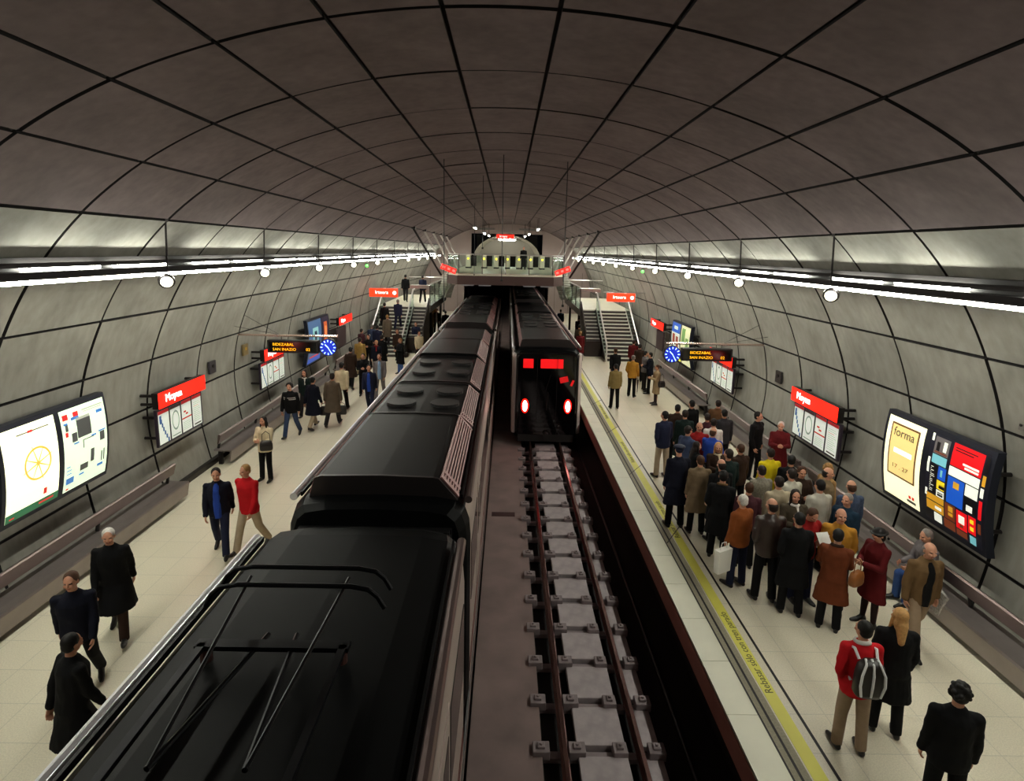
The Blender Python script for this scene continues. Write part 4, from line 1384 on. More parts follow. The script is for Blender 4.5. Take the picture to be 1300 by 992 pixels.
class Fig:
    """joint positions of one pose; the figure faces -Y, feet on z = 0, height 1.745"""
    def __init__(self, pose):
        P = POSES[pose]
        self.P = P
        self.leg = {}
        hz = .90
        lows = []
        for s, k in ((1, 'L'), (-1, 'R')):
            a, kn = P[k]
            hip = Vector((s * .09, 0, hz))
            spl = rad(2.5)
            def dr(ang):
                ang = rad(ang)
                return Vector((s * math.sin(spl), -math.sin(ang), -math.cos(ang))).normalized()
            knee = hip + dr(a) * .42
            ank = knee + dr(a - kn) * .41
            sa = a - kn
            fd = Vector((s * .12, -1, 0)).normalized()
            pitch = rad(max(-35, min(12, sa * .9))) if pose.startswith('walk') else 0
            fd = Vector((fd.x, fd.y * math.cos(pitch), math.sin(pitch)))
            heel = ank + Vector((0, .045, -.055)) - fd * 0
            ball_ = ank + fd * .12 + Vector((0, 0, -.055))
            toe = ank + fd * .19 + Vector((0, 0, -.06 + (.02 if pitch < -.2 else 0)))
            self.leg[k] = [hip, knee, ank, heel, ball_, toe]
            lows += [heel.z - .03, toe.z - .022]
        dz = -min(lows)
        for k in 'LR':
            self.leg[k] = [p + Vector((0, 0, dz)) for p in self.leg[k]]
        self.hz = hz + dz
        pv = Vector((0, 0, self.hz))
        lm = Matrix.Rotation(rad(P['lean']), 4, 'X')
        self.U = Matrix.Translation(pv) @ lm @ Matrix.Translation(-Vector((0, 0, hz)))    # body frame (hip height .90) to figure frame
        yaw, pit = P['head']
        nk = Vector((0, 0, 1.50))
        self.H = self.U @ Matrix.Translation(nk) @ Matrix.Rotation(rad(yaw), 4, 'Z') @ Matrix.Rotation(rad(pit - P['lean'] * .5), 4, 'X') @ Matrix.Translation(-nk)
        self.arm = {}
        for s, k in ((1, 'aL'), (-1, 'aR')):
            fl, ab, el, inn = P[k]
            sh = Vector((s * .178, .005, 1.395))
            d1 = Vector((s * math.sin(rad(ab)), -math.sin(rad(fl)) * math.cos(rad(ab)), -math.cos(rad(fl)) * math.cos(rad(ab)))).normalized()
            elb = sh + d1 * .29
            ang = fl + el
            d2 = Vector((-s * math.sin(rad(inn)) + s * .04, -math.sin(rad(ang)) * math.cos(rad(inn)), -math.cos(rad(ang)) * math.cos(rad(inn)))).normalized()
            wr = elb + d2 * .25
            # palm normal points to the body midline, thumb side forward / upward
            nrm = Vector((-s, 0, 0)); nrm = (nrm - d2 * nrm.dot(d2)).normalized()
            side = d2.cross(nrm) * s
            if side.dot(Vector((0, -1, .6))) < 0:
                side = -side
            self.arm[k] = [sh, elb, wr, d2, nrm, side]

def cap(bm, a, b, ra, rb, seg=12):
    rod(bm, a, b, ra, seg, rb)
    bmesh.ops.create_uvsphere(bm, u_segments=seg, v_segments=8, radius=ra, matrix=Matrix.Translation(a))
    bmesh.ops.create_uvsphere(bm, u_segments=seg, v_segments=8, radius=rb, matrix=Matrix.Translation(b))

def rings_z(bm, lst, M, n=20):
    """lst of (cx, cy, z, rx, ry)"""
    loft(bm, [[M @ Vector((cx + rx * math.cos(2 * PI * k / n), cy + ry * math.sin(2 * PI * k / n), z)) for k in range(n)] for cx, cy, z, rx, ry in lst])

def ell(bm, c, r, M, seg=16):
    bmesh.ops.create_uvsphere(bm, u_segments=seg, v_segments=12, radius=1, matrix=M @ Matrix.Translation(c) @ Matrix.Diagonal((*r, 1)))

def fuse(bm, name, voxel, smooth=3):
    bmesh.ops.recalc_face_normals(bm, faces=bm.faces)
    me = bpy.data.meshes.new(name)
    bm.to_mesh(me)
    bm.free()
    o = bpy.data.objects.new(name, me)
    C.objects.link(o)
    r = o.modifiers.new('r', 'REMESH'); r.mode = 'VOXEL'; r.voxel_size = voxel
    if smooth:
        sm = o.modifiers.new('s', 'SMOOTH'); sm.factor = .5; sm.iterations = smooth
    dg = bpy.context.evaluated_depsgraph_get()
    out = bpy.data.meshes.new_from_object(o.evaluated_get(dg))
    out.name = name
    bpy.data.objects.remove(o)
    bpy.data.meshes.remove(me)
    out.materials.clear()
    for p in out.polygons:
        p.use_smooth = True
    return out

def body_mesh(f):
    bm = new_bm()
    I = f.U
    rings_z(bm, [(0, 0, .80, .10, .09), (0, .005, .86, .160, .105), (0, .01, .94, .165, .115), (0, 0, 1.04, .140, .10), (0, 0, 1.12, .138, .098), (0, -.005, 1.24, .158, .112), (0, 0, 1.34, .172, .112), (0, .005, 1.40, .132, .084), (0, .01, 1.46, .066, .058)], I)
    for k in 'LR':
        hip, knee, ank, heel, bl, toe = f.leg[k]
        cap(bm, hip, knee, .083, .056)
        mid = knee.lerp(ank, .3) + Vector((0, .012, 0))
        cap(bm, knee, mid, .054, .054); cap(bm, mid, ank, .054, .036)
        cap(bm, ank, heel, .036, .030); cap(bm, heel, bl, .030, .034); cap(bm, bl, toe, .034, .022)
    for k in ('aL', 'aR'):
        sh, elb, wr, d, nrm, side = f.arm[k]
        sh_, elb_, wr_ = I @ sh, I @ elb, I @ wr
        R = I.to_3x3()
        d, nrm, side = R @ d, R @ nrm, R @ side
        cap(bm, sh_, elb_, .045, .038); cap(bm, elb_, wr_, .038, .025)
        # hand
        pc = wr_ + d * .048
        mt = Matrix.Identity(4)
        for i in range(3):
            mt[i][0], mt[i][1], mt[i][2] = side[i], nrm[i], d[i]
        bmesh.ops.create_uvsphere(bm, u_segments=12, v_segments=8, radius=1, matrix=Matrix.Translation(pc) @ mt @ Matrix.Diagonal((.040, .017, .055, 1)))
        for q, (off, ln) in enumerate(((.031, .072), (.0105, .082), (-.0105, .077), (-.031, .060))):
            p0 = wr_ + d * .075 + side * off
            c1, c2, c3 = 14 + 4 * q, 34 + 5 * q, 50 + 6 * q
            dirs = [(d * math.cos(rad(c)) + nrm * math.sin(rad(c)) + side * off * 2.2).normalized() for c in (c1, c2, c3)]
            p1 = p0 + dirs[0] * ln * .48; p2 = p1 + dirs[1] * ln * .3; p3 = p2 + dirs[2] * ln * .22
            cap(bm, p0, p1, .0098, .0092, 8); cap(bm, p1, p2, .0092, .0085, 8); cap(bm, p2, p3, .0085, .0075, 8)
        t0 = wr_ + d * .028 + side * .026
        t1 = t0 + (side * .8 + d * .75 + nrm * .3).normalized() * .038
        t2 = t1 + (side * .35 + d * .95 + nrm * .35).normalized() * .030
        cap(bm, t0, t1, .0135, .011, 8); cap(bm, t1, t2, .011, .009, 8)
    # neck and head
    H = f.H
    rod(bm, I @ Vector((0, .012, 1.43)), H @ Vector((0, .008, 1.57)), .054, 14)
    ell(bm, (0, .005, 1.650), (.074, .090, .095), H)
    ell(bm, (0, -.022, 1.590), (.058, .066, .070), H)
    ell(bm, (0, -.040, 1.553), (.034, .040, .026), H)
    cap(bm, H @ Vector((0, -.088, 1.648)), H @ Vector((0, -.106, 1.608)), .008, .0135, 8)
    for s in (-1, 1):
        ell(bm, (s * .076, .008, 1.622), (.010, .018, .030), H, 10)
        ell(bm, (s * .030, -.076, 1.660), (.022, .014, .007), H, 8)
        ell(bm, (s * .036, -.070, 1.605), (.024, .022, .020), H, 8)
    ell(bm, (0, -.084, 1.575), (.022, .010, .009), H, 8)
    me = fuse(bm, 'body', .0078, 2)
    me.materials.append(SKIN); me.materials.append(EYE); me.materials.append(LIP)
    Hi = H.inverted()
    for p in me.polygons:
        c = Hi @ p.center
        if c.y < -.045 and abs(c.z - 1.64) < .008 and .016 < abs(c.x) < .046:
            p.material_index = 1
        elif c.y < -.07 and abs(c.z - 1.575) < .008 and abs(c.x) < .024:
            p.material_index = 2
    return me

def trouser_mesh(f, tight=False):
    bm = new_bm()
    e = .012 if not tight else .006
    rings_z(bm, [(0, 0, .79, .12, .10), (0, .005, .85, .172 + e, .115 + e), (0, .01, .94, .172 + e, .122 + e), (0, 0, 1.03, .148 + e, .108 + e)], f.U)
    for k in 'LR':
        hip, knee, ank = f.leg[k][:3]
        end = ank + (ank - knee).normalized() * .035
        cap(bm, hip, knee, .095 if not tight else .086, .074 if not tight else .060)
        if tight:
            mid = knee.lerp(ank, .3)
            cap(bm, knee, mid, .059, .058); cap(bm, mid, ank, .058, .040)
        else:
            rod(bm, knee, end, .072, 14, .066)
            ell(bm, knee, (.074, .074, .074), Matrix.Identity(4), 12)
    return fuse(bm, 'trousers', .013, 3)

def shoe_mesh(f, side):
    bm = new_bm()
    for k in side:
        ank, heel, bl, toe = f.leg[k][2:]
        cap(bm, ank + Vector((0, .0, .02)), heel, .046, .038, 10)
        cap(bm, heel, bl, .038, .044, 10); cap(bm, bl, toe, .044, .030, 10)
        cap(bm, ank, bl, .044, .036, 10)
    zmin = min(p.z for k in 'LR' for p in f.leg[k][3:]) - .03
    me = fuse(bm, 'shoe', .011, 2)
    for v in me.vertices:
        v.co.z = max(v.co.z, 0.002)
    return me

def leg_at(f, k, z):
    hip, knee, ank = f.leg[k][:3]
    a, b = (hip, knee) if z > knee.z else (knee, ank)
    t = (a.z - z) / max(1e-4, (a.z - b.z))
    return a.lerp(b, max(0, min(1, t)))

def top_mesh(f, kind):
    bm = new_bm()
    U = f.U
    e = {'coat': .030, 'jacket': .026, 'short': .018}[kind]
    hem = {'coat': .50, 'jacket': .80, 'short': .90}[kind]
    rings = []
    if kind == 'coat' and f.P['L'][0] < 60:
        for z in (hem, hem + .13, hem + .26, .84):
            l, r = leg_at(f, 'L', z + f.hz - .9), leg_at(f, 'R', z + f.hz - .9)
            c = (l + r) / 2
            k = (.90 - z)
            rx = abs(l.x - r.x) / 2 + .125 + .07 * k
            ry = max(abs(l.y - r.y) / 2 + .135, .125 + .06 * k)
            rings.append([Vector((c.x + rx * math.cos(2 * PI * q / 24), c.y + ry * math.sin(2 * PI * q / 24) + .008 * math.sin(6 * PI * q / 12 * 2), z + f.hz - .9)) for q in range(24)])
    elif kind == 'jacket' and f.P['L'][0] < 60:
        rings.append([U @ Vector(((.180) * math.cos(2 * PI * q / 24), .01 + .145 * math.sin(2 * PI * q / 24), .80)) for q in range(24)])
    tors = [(0, .008, .90, .168 + e, .122 + e), (0, 0, 1.02, .158 + e, .112 + e), (0, 0, 1.12, .156 + e, .112 + e), (0, -.005, 1.24, .168 + e, .118 + e), (0, 0, 1.34, .182 + e * .8, .116 + e), (0, .008, 1.405, .158 + e * .5, .094 + e), (0, .010, 1.44, .118 + e * .4, .080 + e * .6), (0, .012, 1.475, .080 + e * .4, .066 + e * .5), (0, .014, 1.505, .066, .058)]
    rings += [[U @ Vector((cx + rx * math.cos(2 * PI * q / 24), cy + ry * math.sin(2 * PI * q / 24), z)) for q in range(24)] for cx, cy, z, rx, ry in tors]
    loft(bm, rings)
    for k in ('aL', 'aR'):
        sh, elb, wr = [U @ p for p in f.arm[k][:3]]
        s_in = sh.lerp(U @ Vector((0, .01, 1.38)), .25)
        cap(bm, s_in, sh, .070, .064)
        cap(bm, sh, elb, .064, .056)
        cap(bm, elb, elb.lerp(wr, .93), .056, .046)
    me = fuse(bm, kind, .0125, 3)
    # folds of the cloth
    me.update()
    nv = [v.normal.copy() for v in me.vertices]
    for v, n_ in zip(me.vertices, nv):
        q = v.co
        w_ = mnoise.noise(Vector((q.x * 9, q.y * 9, q.z * 4.5))) * .011 + mnoise.noise(Vector((q.x * 22 + 5, q.y * 22, q.z * 9))) * .005
        w_ += .004 * max(0, math.sin(q.z * 34 + q.x * 12)) * (1 if abs(q.x) > .16 else .3)
        v.co = q + n_ * max(-.003, w_ + .002)
    # waist and hem seam: gather a little above the hem
    return me

def hair_mesh(f, style):
    bm = new_bm()
    H = f.H
    if style == 'bald':
        ell(bm, (0, .030, 1.632), (.0795, .082, .070), H)
        ell(bm, (0, .042, 1.592), (.072, .066, .058), H)
        for s in (-1, 1):
            ell(bm, (s * .066, .015, 1.640), (.014, .032, .034), H, 10)
    elif style == 'hat':
        ell(bm, (0, .008, 1.665), (.092, .108, .085), H)
        ell(bm, (0, .005, 1.668), (.135, .145, .016), H)
        ell(bm, (0, .045, 1.590), (.080, .055, .090), H)
    elif style == 'beret':
        ell(bm, (0, .020, 1.700), (.118, .125, .048), H)
        ell(bm, (0, .028, 1.640), (.084, .080, .070), H)
    elif style == 'cap':
        ell(bm, (0, .012, 1.680), (.084, .098, .072), H)
        ell(bm, (0, -.085, 1.672), (.060, .060, .010), H)
        ell(bm, (0, .040, 1.610), (.078, .056, .05), H)
    else:
        ell(bm, (0, .022, 1.665), (.084, .092, .092), H)
        ell(bm, (0, .040, 1.615), (.078, .066, .070), H)
        if style == 'long':
            ell(bm, (0, .040, 1.56), (.088, .062, .12), H)
            cap(bm, H @ Vector((0, .055, 1.54)), f.U @ Vector((0, .125, 1.36)), .075, .045)
            for s in (-1, 1):
                cap(bm, H @ Vector((s * .072, .0, 1.66)), f.U @ Vector((s * .085, -.02, 1.42)), .026, .022)
        if style == 'curly':
            rnd = random.Random(5)
            for q in range(46):
                a, b = rnd.uniform(0, 2 * PI), rnd.uniform(-.5, 1.5)
                x, y, z = math.cos(a) * math.cos(b), math.sin(a) * math.cos(b), math.sin(b)
                if y < -.35 and z < .55:
                    continue
                ell(bm, (x * .088, .022 + y * .095, 1.66 + z * .088), (.026,) * 3, H, 8)
    return fuse(bm, 'hair', .0085, 1 if style == 'curly' else 2)

CACHE = {}
def shared(key, fn):
    if key not in CACHE:
        CACHE[key] = fn()
    return CACHE[key]
FIGS = {k: Fig(k) for k in POSES}

def part(name, me, m, root, scale=1.0):
    o = bpy.data.objects.new(name, me)
    C.objects.link(o)
    o.parent = root
    if m is not None:
        if not me.materials:
            me.materials.append(m)
        o.material_slots[0].link = 'OBJECT'
        o.material_slots[0].material = m
    return o

def person(x, y, s, face, pose, top, tc, bc, hs, hc, ex, label, z=0.0):
    f = FIGS[pose]
    root = empty('person', label, 'person', (x, y, z), rad(face))
    root.scale = (s, s, s)
    part('body', shared(('body', pose), lambda: body_mesh(f)), None, root)
    tight = bc == 'stocking'
    part('stockings' if tight else 'trousers', shared(('tr', pose, tight), lambda: trouser_mesh(f, tight)), cloth(bc), root)
    part({'coat': 'coat', 'jacket': 'jacket', 'short': 'sweater'}[top], shared((top, pose), lambda: top_mesh(f, top)), cloth(tc), root)
    for side in 'LR':
        part('shoe', shared(('shoe', side, pose), lambda: shoe_mesh(f, side)), SHOE, root)
    part('hat' if hs in ('hat', 'cap', 'beret') else 'hair', shared(('hair', pose, hs), lambda: hair_mesh(f, hs)), hairm(hc), root)
    if ex.startswith('scarf:'):
        def mk():
            bm = new_bm()
            for q in range(16):
                a0, a1 = 2 * PI * q / 16, 2 * PI * (q + 1) / 16
                P_ = lambda a: f.U @ Vector((.075 * math.cos(a), .005 + .072 * math.sin(a), 1.475 + .02 * math.sin(a)))
                cap(bm, P_(a0), P_(a1), .027, .027, 8)
            cap(bm, f.U @ Vector((.02, -.09, 1.45)), f.U @ Vector((.03, -.155, 1.25)), .026, .018, 8)
            return fuse(bm, 'scarf', .009, 2)
        part('scarf', shared(('scarf', pose), mk), cloth(ex[6:]), root)
    if ex.startswith('shirt:'):
        def mk():
            bm = new_bm()
            rr = []
            for z_, w_, y_ in ((.80, .062, -.150), (.90, .066, -.158), (1.0, .070, -.152), (1.12, .074, -.148), (1.24, .078, -.160), (1.34, .070, -.156), (1.42, .050, -.126), (1.475, .030, -.084)):
                rr.append([f.U @ Vector((-w_, y_ + .03, z_)), f.U @ Vector((-w_ * .5, y_ - .002, z_)), f.U @ Vector((w_ * .5, y_ - .002, z_)), f.U @ Vector((w_, y_ + .03, z_)), f.U @ Vector((0, y_ + .05, z_))])
            loft(bm, rr)
            me = bpy.data.meshes.new('shirt_front'); bmesh.ops.recalc_face_normals(bm, faces=bm.faces); bm.to_mesh(me); bm.free()
            return me
        part('shirt_front', shared(('shirt', pose), mk), cloth(ex[6:]), root)
    if ex == 'stripe':
        def mk():
            bm = new_bm()
            for z_ in (1.25, 1.30):
                loft(bm, [[f.U @ Vector((.199 * math.cos(2 * PI * q / 32), -.004 + .148 * math.sin(2 * PI * q / 32), zz)) for q in range(32)] for zz in (z_, z_ + .018)])
            me = bpy.data.meshes.new('chest_stripe'); bmesh.ops.recalc_face_normals(bm, faces=bm.faces); bm.to_mesh(me); bm.free()
            return me
        part('chest_stripe', shared(('stripe', pose), mk), cloth('white'), root)
    return root

PEOPLE = [
    (4.15, 14.67, 1.02, 200, 'relax', 'jacket', 'navy', 'khaki', 'short', 'black', '', 'person in dark navy jacket and pale khaki trousers seen from behind at crowd edge'),
    (4.76, 15.61, 0.986, 160, 'stand', 'jacket', 'umber', 'black', 'short', 'black', '', 'dark-haired person in dark brown jacket at the rear left of the crowd'),
    (5.31, 16.13, 0.986, 200, 'stand', 'coat', 'black', 'black', 'short', 'black', '', 'person in black coat in the rearmost row of the waiting crowd'),
    (4.77, 14.97, 0.997, 175, 'stand', 'coat', 'bottle', 'black', 'short', 'dark', '', 'person in dark bottle green coat behind the blue hooded figure'),
    (4.39, 13.45, 1.009, 120, 'stand', 'jacket', 'slate', 'black', 'short', 'dark', '', 'man in slate blue jacket turned towards the balding man in red'),
    (3.7, 11.82, 1.054, 185, 'stand', 'coat', 'night', 'black', 'beret', 'night', '', 'tall figure in long black coat with dark blue beret beside yellow line'),
    (4.79, 13.85, 0.997, -15, 'stand', 'jacket', 'red', 'black', 'bald', 'brown', '', 'balding man in dark red jacket facing the camera within the crowd'),
    (4.98, 13.42, 0.997, 140, 'front', 'jacket', 'blue', 'black', 'bald', 'brown', '', 'balding man in bright blue jacket turned away in mid crowd'),
    (4.34, 12.64, 0.94, 100, 'front', 'coat', 'black', 'black', 'long', 'dark', '', 'dark-haired woman in profile between two men in black coats'),
    (4.8, 12.55, 0.951, -10, 'front', 'coat', 'umber', 'black', 'long', 'blond', 'scarf:cream', 'fair-haired woman facing camera in dark coat with cream scarf'),
    (4.07, 11.54, 0.974, 180, 'stand', 'coat', 'taupe', 'black', 'short', 'brown', '', 'person in long taupe coat seen from behind, left part of crowd'),
    (4.37, 11.17, 1.009, 190, 'stand', 'coat', 'black', 'black', 'bald', 'dark', '', 'man with thinning crown and black coat seen from behind'),
    (4.73, 11.76, 1.02, 190, 'relax', 'coat', 'bottle', 'black', 'short', 'dark', '', 'tall person in dark green overcoat with back to the camera'),
    (5.24, 12.39, 0.963, 200, 'stand', 'jacket', 'umber', 'black', 'short', 'brown', '', 'brown-haired person in dark jacket behind the dark green overcoat'),
    (4.16, 10.51, 1.02, 150, 'relax', 'coat', 'black', 'black', 'short', 'black', 'scarf:olive', 'man in black coat with olive collar looking right beside white-haired man'),
    (4.17, 9.57, 0.974, 205, 'stand', 'jacket', 'rust', 'navy', 'short', 'white', '', 'white-haired man in rust brown suede coat seen from behind'),
    (5.89, 15.17, 0.986, 180, 'stand', 'jacket', 'charcoal', 'black', 'short', 'black', '', 'person in charcoal jacket near the bench at the back of crowd'),
    (6.09, 16.21, 0.986, 150, 'relax', 'jacket', 'brown', 'dark', 'short', 'dark', '', 'person in brown jacket standing close to the wall bench'),
    (5.37, 14.98, 0.951, 180, 'stand', 'jacket', 'plum', 'black', 'short', 'dark', '', 'person in plum jacket among the dark coats at crowd back'),
    (5.34, 14.41, 0.963, 170, 'stand', 'short', 'white', 'dark', 'short', 'dark', '', 'dark-haired person with white top seen from behind in the crowd'),
    (6.56, 14.63, 1.043, 35, 'relax', 'short', 'black', 'black', 'short', 'black', '', 'man dressed all in black standing alone between crowd and bench'),
    (6.99, 14.24, 0.963, -20, 'front', 'coat', 'maroon', 'black', 'short', 'white', '', 'white-haired man in maroon coat standing by the bench'),
    (5.74, 12.02, 0.986, 185, 'stand', 'jacket', 'yellow', 'black', 'short', 'dark', '', 'person in bright yellow jacket in the crowd'),
    (5.12, 11.02, 0.974, 190, 'stand', 'coat', 'greycheck', 'black', 'short', 'dark', '', 'person in grey patterned coat with dark hair from behind'),
    (5.99, 11.6, 0.986, 160, 'stand', 'jacket', 'black', 'black', 'short', 'black', '', 'black-haired person in black jacket beyond the pale coats'),
    (5.13, 10.3, 1.009, 185, 'stand', 'coat', 'beige', 'black', 'short', 'dark', '', 'man in beige raincoat with dark hair seen from behind'),
    (5.62, 10.82, 0.986, 195, 'stand', 'coat', 'offwhite', 'black', 'short', 'dark', '', 'person in off-white coat behind the long-haired woman'),
    (5.98, 11.13, 0.94, 0, 'front', 'coat', 'umber', 'black', 'curly', 'brown', '', 'curly brown-haired woman facing the camera near the wall'),
    (6.32, 10.81, 1.009, 60, 'stand', 'coat', 'taupe', 'black', 'bald', 'dark', '', 'balding man in taupe coat in profile near bench'),
    (6.57, 11.23, 0.963, 100, 'stand', 'jacket', 'tan', 'dark', 'curly', 'sand', '', 'sandy-haired person in tan jacket closest to the bench'),
    (5.81, 10.13, 1.02, 190, 'stand', 'coat', 'lightgrey', 'black', 'short', 'black', '', 'tall man in light grey raincoat with back to camera'),
    (5.22, 9.84, 0.974, -5, 'front', 'jacket', 'olivedark', 'black', 'long', 'dark', 'scarf:white', 'long-haired woman with white scarf looking up at the camera'),
    (4.55, 10.22, 0.951, 170, 'stand', 'jacket', 'plum', 'black', 'short', 'brown', '', 'brown-haired person in plum jacket behind the white-haired man'),
    (4.48, 9.14, 1.043, 180, 'relax', 'jacket', 'leather', 'black', 'bald', 'dark', '', 'broad man in dark leather jacket with bald crown from behind'),
    (5.09, 9.13, 0.997, 10, 'read', 'jacket', 'red', 'navy', 'short', 'brown', '', 'brown-haired man in red jacket looking down at a paper'),
    (5.5, 8.89, 1.02, -30, 'relax', 'jacket', 'ochre', 'black', 'bald', 'dark', '', 'balding bearded man in ochre jacket facing left'),
    (6.04, 9.64, 0.986, -60, 'stand', 'jacket', 'petrol', 'dark', 'short', 'grey', '', 'grey-haired man in petrol blue shirt at right crowd edge'),
    (6.44, 10.21, 0.997, 180, 'stand', 'short', 'pattern', 'dark', 'bald', 'brown', '', 'person in blue patterned shirt beside the wall bench'),
    (4.75, 8.76, 1.009, 170, 'relax', 'coat', 'black', 'black', 'short', 'black', '', 'person in long black coat at the front of the crowd'),
    (5.17, 8.36, 0.963, 150, 'front', 'coat', 'rustdark', 'black', 'short', 'black', 'scarf:umber', 'woman in long russet leather coat with dark fur collar'),
    (5.89, 8.48, 0.951, -80, 'front', 'coat', 'maroon', 'stocking', 'hat', 'black', '', 'woman in dark maroon coat and black hat facing left'),
    (6.22, 7.9, 1.009, -5, 'walkbag', 'jacket', 'olive', 'khaki2', 'bald', 'grey', 'shirt:black', 'bald man in olive brown jacket and khaki trousers striding forward'),
    (4.78, 6.33, 0.963, 165, 'relax', 'coat', 'black', 'black', 'long', 'blond', '', 'woman with long blond hair and black coat in foreground'),
    (4.19, 6.07, 0.963, 175, 'relax', 'jacket', 'red2', 'khaki2', 'short', 'black', 'scarf:white', 'person in red jacket with striped backpack in foreground'),
    (4.55, 5.09, 0.963, 160, 'stand', 'jacket', 'black', 'black', 'curly', 'black', '', 'dark curly-haired person at the bottom right corner'),
    (7.22, 9.1, 0.974, -90, 'sit', 'jacket', 'greymid', 'jeans', 'short', 'grey', '', 'person in grey top and blue jeans sitting on the right bench'),
    (4.74, 24.94, 1.009, 180, 'walk', 'jacket', 'black', 'jeansdark', 'short', 'brown', '', 'man in black jacket and jeans standing before the right stairs'),
    (4.13, 21.52, 0.974, 185, 'stand', 'jacket', 'khakigreen', 'black', 'short', 'black', '', 'person in khaki jacket and black trousers nearest the yellow line'),
    (5.17, 23.39, 0.986, 150, 'relax', 'jacket', 'ochre', 'black', 'cap', 'grey', '', 'person in ochre jacket and cap holding a dark umbrella'),
    (6.03, 24.03, 0.997, -100, 'front', 'jacket', 'night', 'black', 'short', 'black', '', 'person in black jacket in profile by the far bench'),
    (5.87, 22.19, 0.905, -90, 'front', 'coat', 'beigedark', 'stocking', 'short', 'brown', '', 'short woman in beige coat by the far right bench'),
    (6.11, 26.39, 0.986, 160, 'stand', 'jacket', 'umber', 'black', 'short', 'black', '', 'person in dark brown jacket at the foot of right stairs'),
    (6.15, 27.91, 0.963, 160, 'stand', 'jacket', 'maroon', 'black', 'short', 'dark', '', 'person in maroon jacket at the foot of right stairs'),
    (5.97, 24.62, 0.974, 100, 'stand', 'jacket', 'greymid', 'dark', 'short', 'black', '', 'person in grey jacket behind the ochre jacket on right platform'),
    (4.67, 37.63, 0.974, 180, 'walk', 'jacket', 'black', 'black', 'short', 'dark', '', 'dark figure walking beside the right train under the mezzanine'),
    (3.89, 42.22, 0.974, 180, 'stand', 'jacket', 'petrol', 'jeansdark', 'short', 'dark', '', 'farthest dark blue figure on the right platform'),
    (3.95, 31.05, 0.94, 180, 'stand', 'coat', 'maroon', 'black', 'short', 'sand', '', 'fair-haired person in maroon coat beside the dark stair enclosure'),
    (4.15, 33.2, 0.986, 170, 'stand', 'coat', 'olivedark', 'black', 'short', 'black', '', 'person in dark olive coat by the right stair enclosure'),
    (-5.7, 7.95, 0.997, 20, 'walk', 'coat', 'black', 'umber', 'short', 'white', '', 'white-haired old man in long black coat walking on left platform'),
    (-5.39, 6.78, 0.997, 25, 'walk2', 'jacket', 'night', 'black', 'short', 'brown', '', 'brown-haired person in black top at the left foreground'),
    (-4.59, 5.59, 0.974, 150, 'walk', 'coat', 'black', 'black', 'short', 'black', '', 'person in black coat lowest on the left platform'),
    (-5.33, 10.36, 0.997, 15, 'walk', 'jacket', 'night', 'navy', 'short', 'dark', 'shirt:blue', 'man in navy jacket open over a bright blue shirt'),
    (-4.82, 10.48, 1.009, -15, 'walk2', 'jacket', 'red2', 'khaki', 'short', 'sand', '', 'man in red jacket and khaki trousers beside the left train'),
    (-5.94, 13.97, 0.94, -10, 'front', 'jacket', 'cream', 'black', 'long', 'black', '', 'woman in cream jacket with black trousers and black handbag'),
    (-6.54, 17.39, 0.986, 0, 'walkbag', 'jacket', 'black', 'jeansdark', 'curly', 'dark', 'stripe', 'person in black sweater with white chest stripes and jeans'),
    (-6.85, 19.61, 0.951, 5, 'walk2', 'jacket', 'bottle', 'dark', 'long', 'dark', 'scarf:white', 'woman with white shirt collar and dark green jacket'),
    (-6.18, 18.31, 0.974, 160, 'walk', 'coat', 'night', 'khaki', 'short', 'black', '', 'person in dark coat walking away behind the striped sweater'),
    (-5.64, 18.64, 1.009, 180, 'walkbag', 'coat', 'greybrown', 'dark', 'short', 'dark', '', 'man in grey-brown overcoat walking away with two bags'),
    (-5.81, 20.35, 1.02, 185, 'walk2', 'jacket', 'cream', 'black', 'short', 'black', '', 'man in cream jacket and black trousers walking away'),
    (-4.83, 20.37, 0.997, 0, 'walk', 'jacket', 'navy', 'navy', 'short', 'dark', 'shirt:blue', 'man in navy suit walking towards camera beside the train'),
    (-4.87, 22.24, 1.032, 5, 'walk2', 'jacket', 'greymid', 'greymid', 'short', 'brown', 'shirt:lightblue', 'man in grey suit with light blue shirt striding forward'),
    (-6.44, 23.92, 0.997, 180, 'walk', 'coat', 'umber', 'black', 'short', 'black', '', 'person in dark brown coat walking along the left bench'),
    (-6.69, 26.52, 0.997, 180, 'stand', 'jacket', 'ochredark', 'khaki2', 'short', 'dark', '', 'man in ochre jacket with back to camera on left platform'),
    (-5.64, 22.79, 0.963, 10, 'front', 'jacket', 'black', 'black', 'short', 'dark', '', 'person in black with pale hands behind the navy suit'),
    (-6.68, 28.09, 0.951, 0, 'front', 'jacket', 'black', 'black', 'short', 'dark', '', 'dark-clothed person facing camera right of the ochre jacket'),
    (-5.91, 26.35, 0.951, 0, 'stand', 'jacket', 'night', 'black', 'short', 'blond', 'scarf:red', 'person in dark jacket with small red scarf in left group'),
    (-5.89, 27.44, 0.997, 180, 'stand', 'coat', 'black', 'black', 'short', 'black', '', 'person in long black coat in the group below the left stairs'),
    (-7.3, 31.57, 0.974, 170, 'stand', 'jacket', 'slate', 'dark', 'short', 'grey', '', 'grey-haired person in slate jacket at the left stair foot'),
    (-6.86, 30.88, 1.009, 180, 'stand', 'jacket', 'navy', 'dark', 'short', 'black', '', 'person in navy jacket at foot of the left stairs'),
    (-6.56, 32.02, 0.974, 180, 'walk', 'coat', 'greybrown', 'dark', 'short', 'sand', '', 'sandy-haired person in grey-brown coat starting up the left stairs'),
    (-5.64, 30.08, 0.974, 0, 'walk', 'jacket', 'umber', 'black', 'short', 'brown', '', 'brown-haired person in dark brown jacket below the left stairs'),
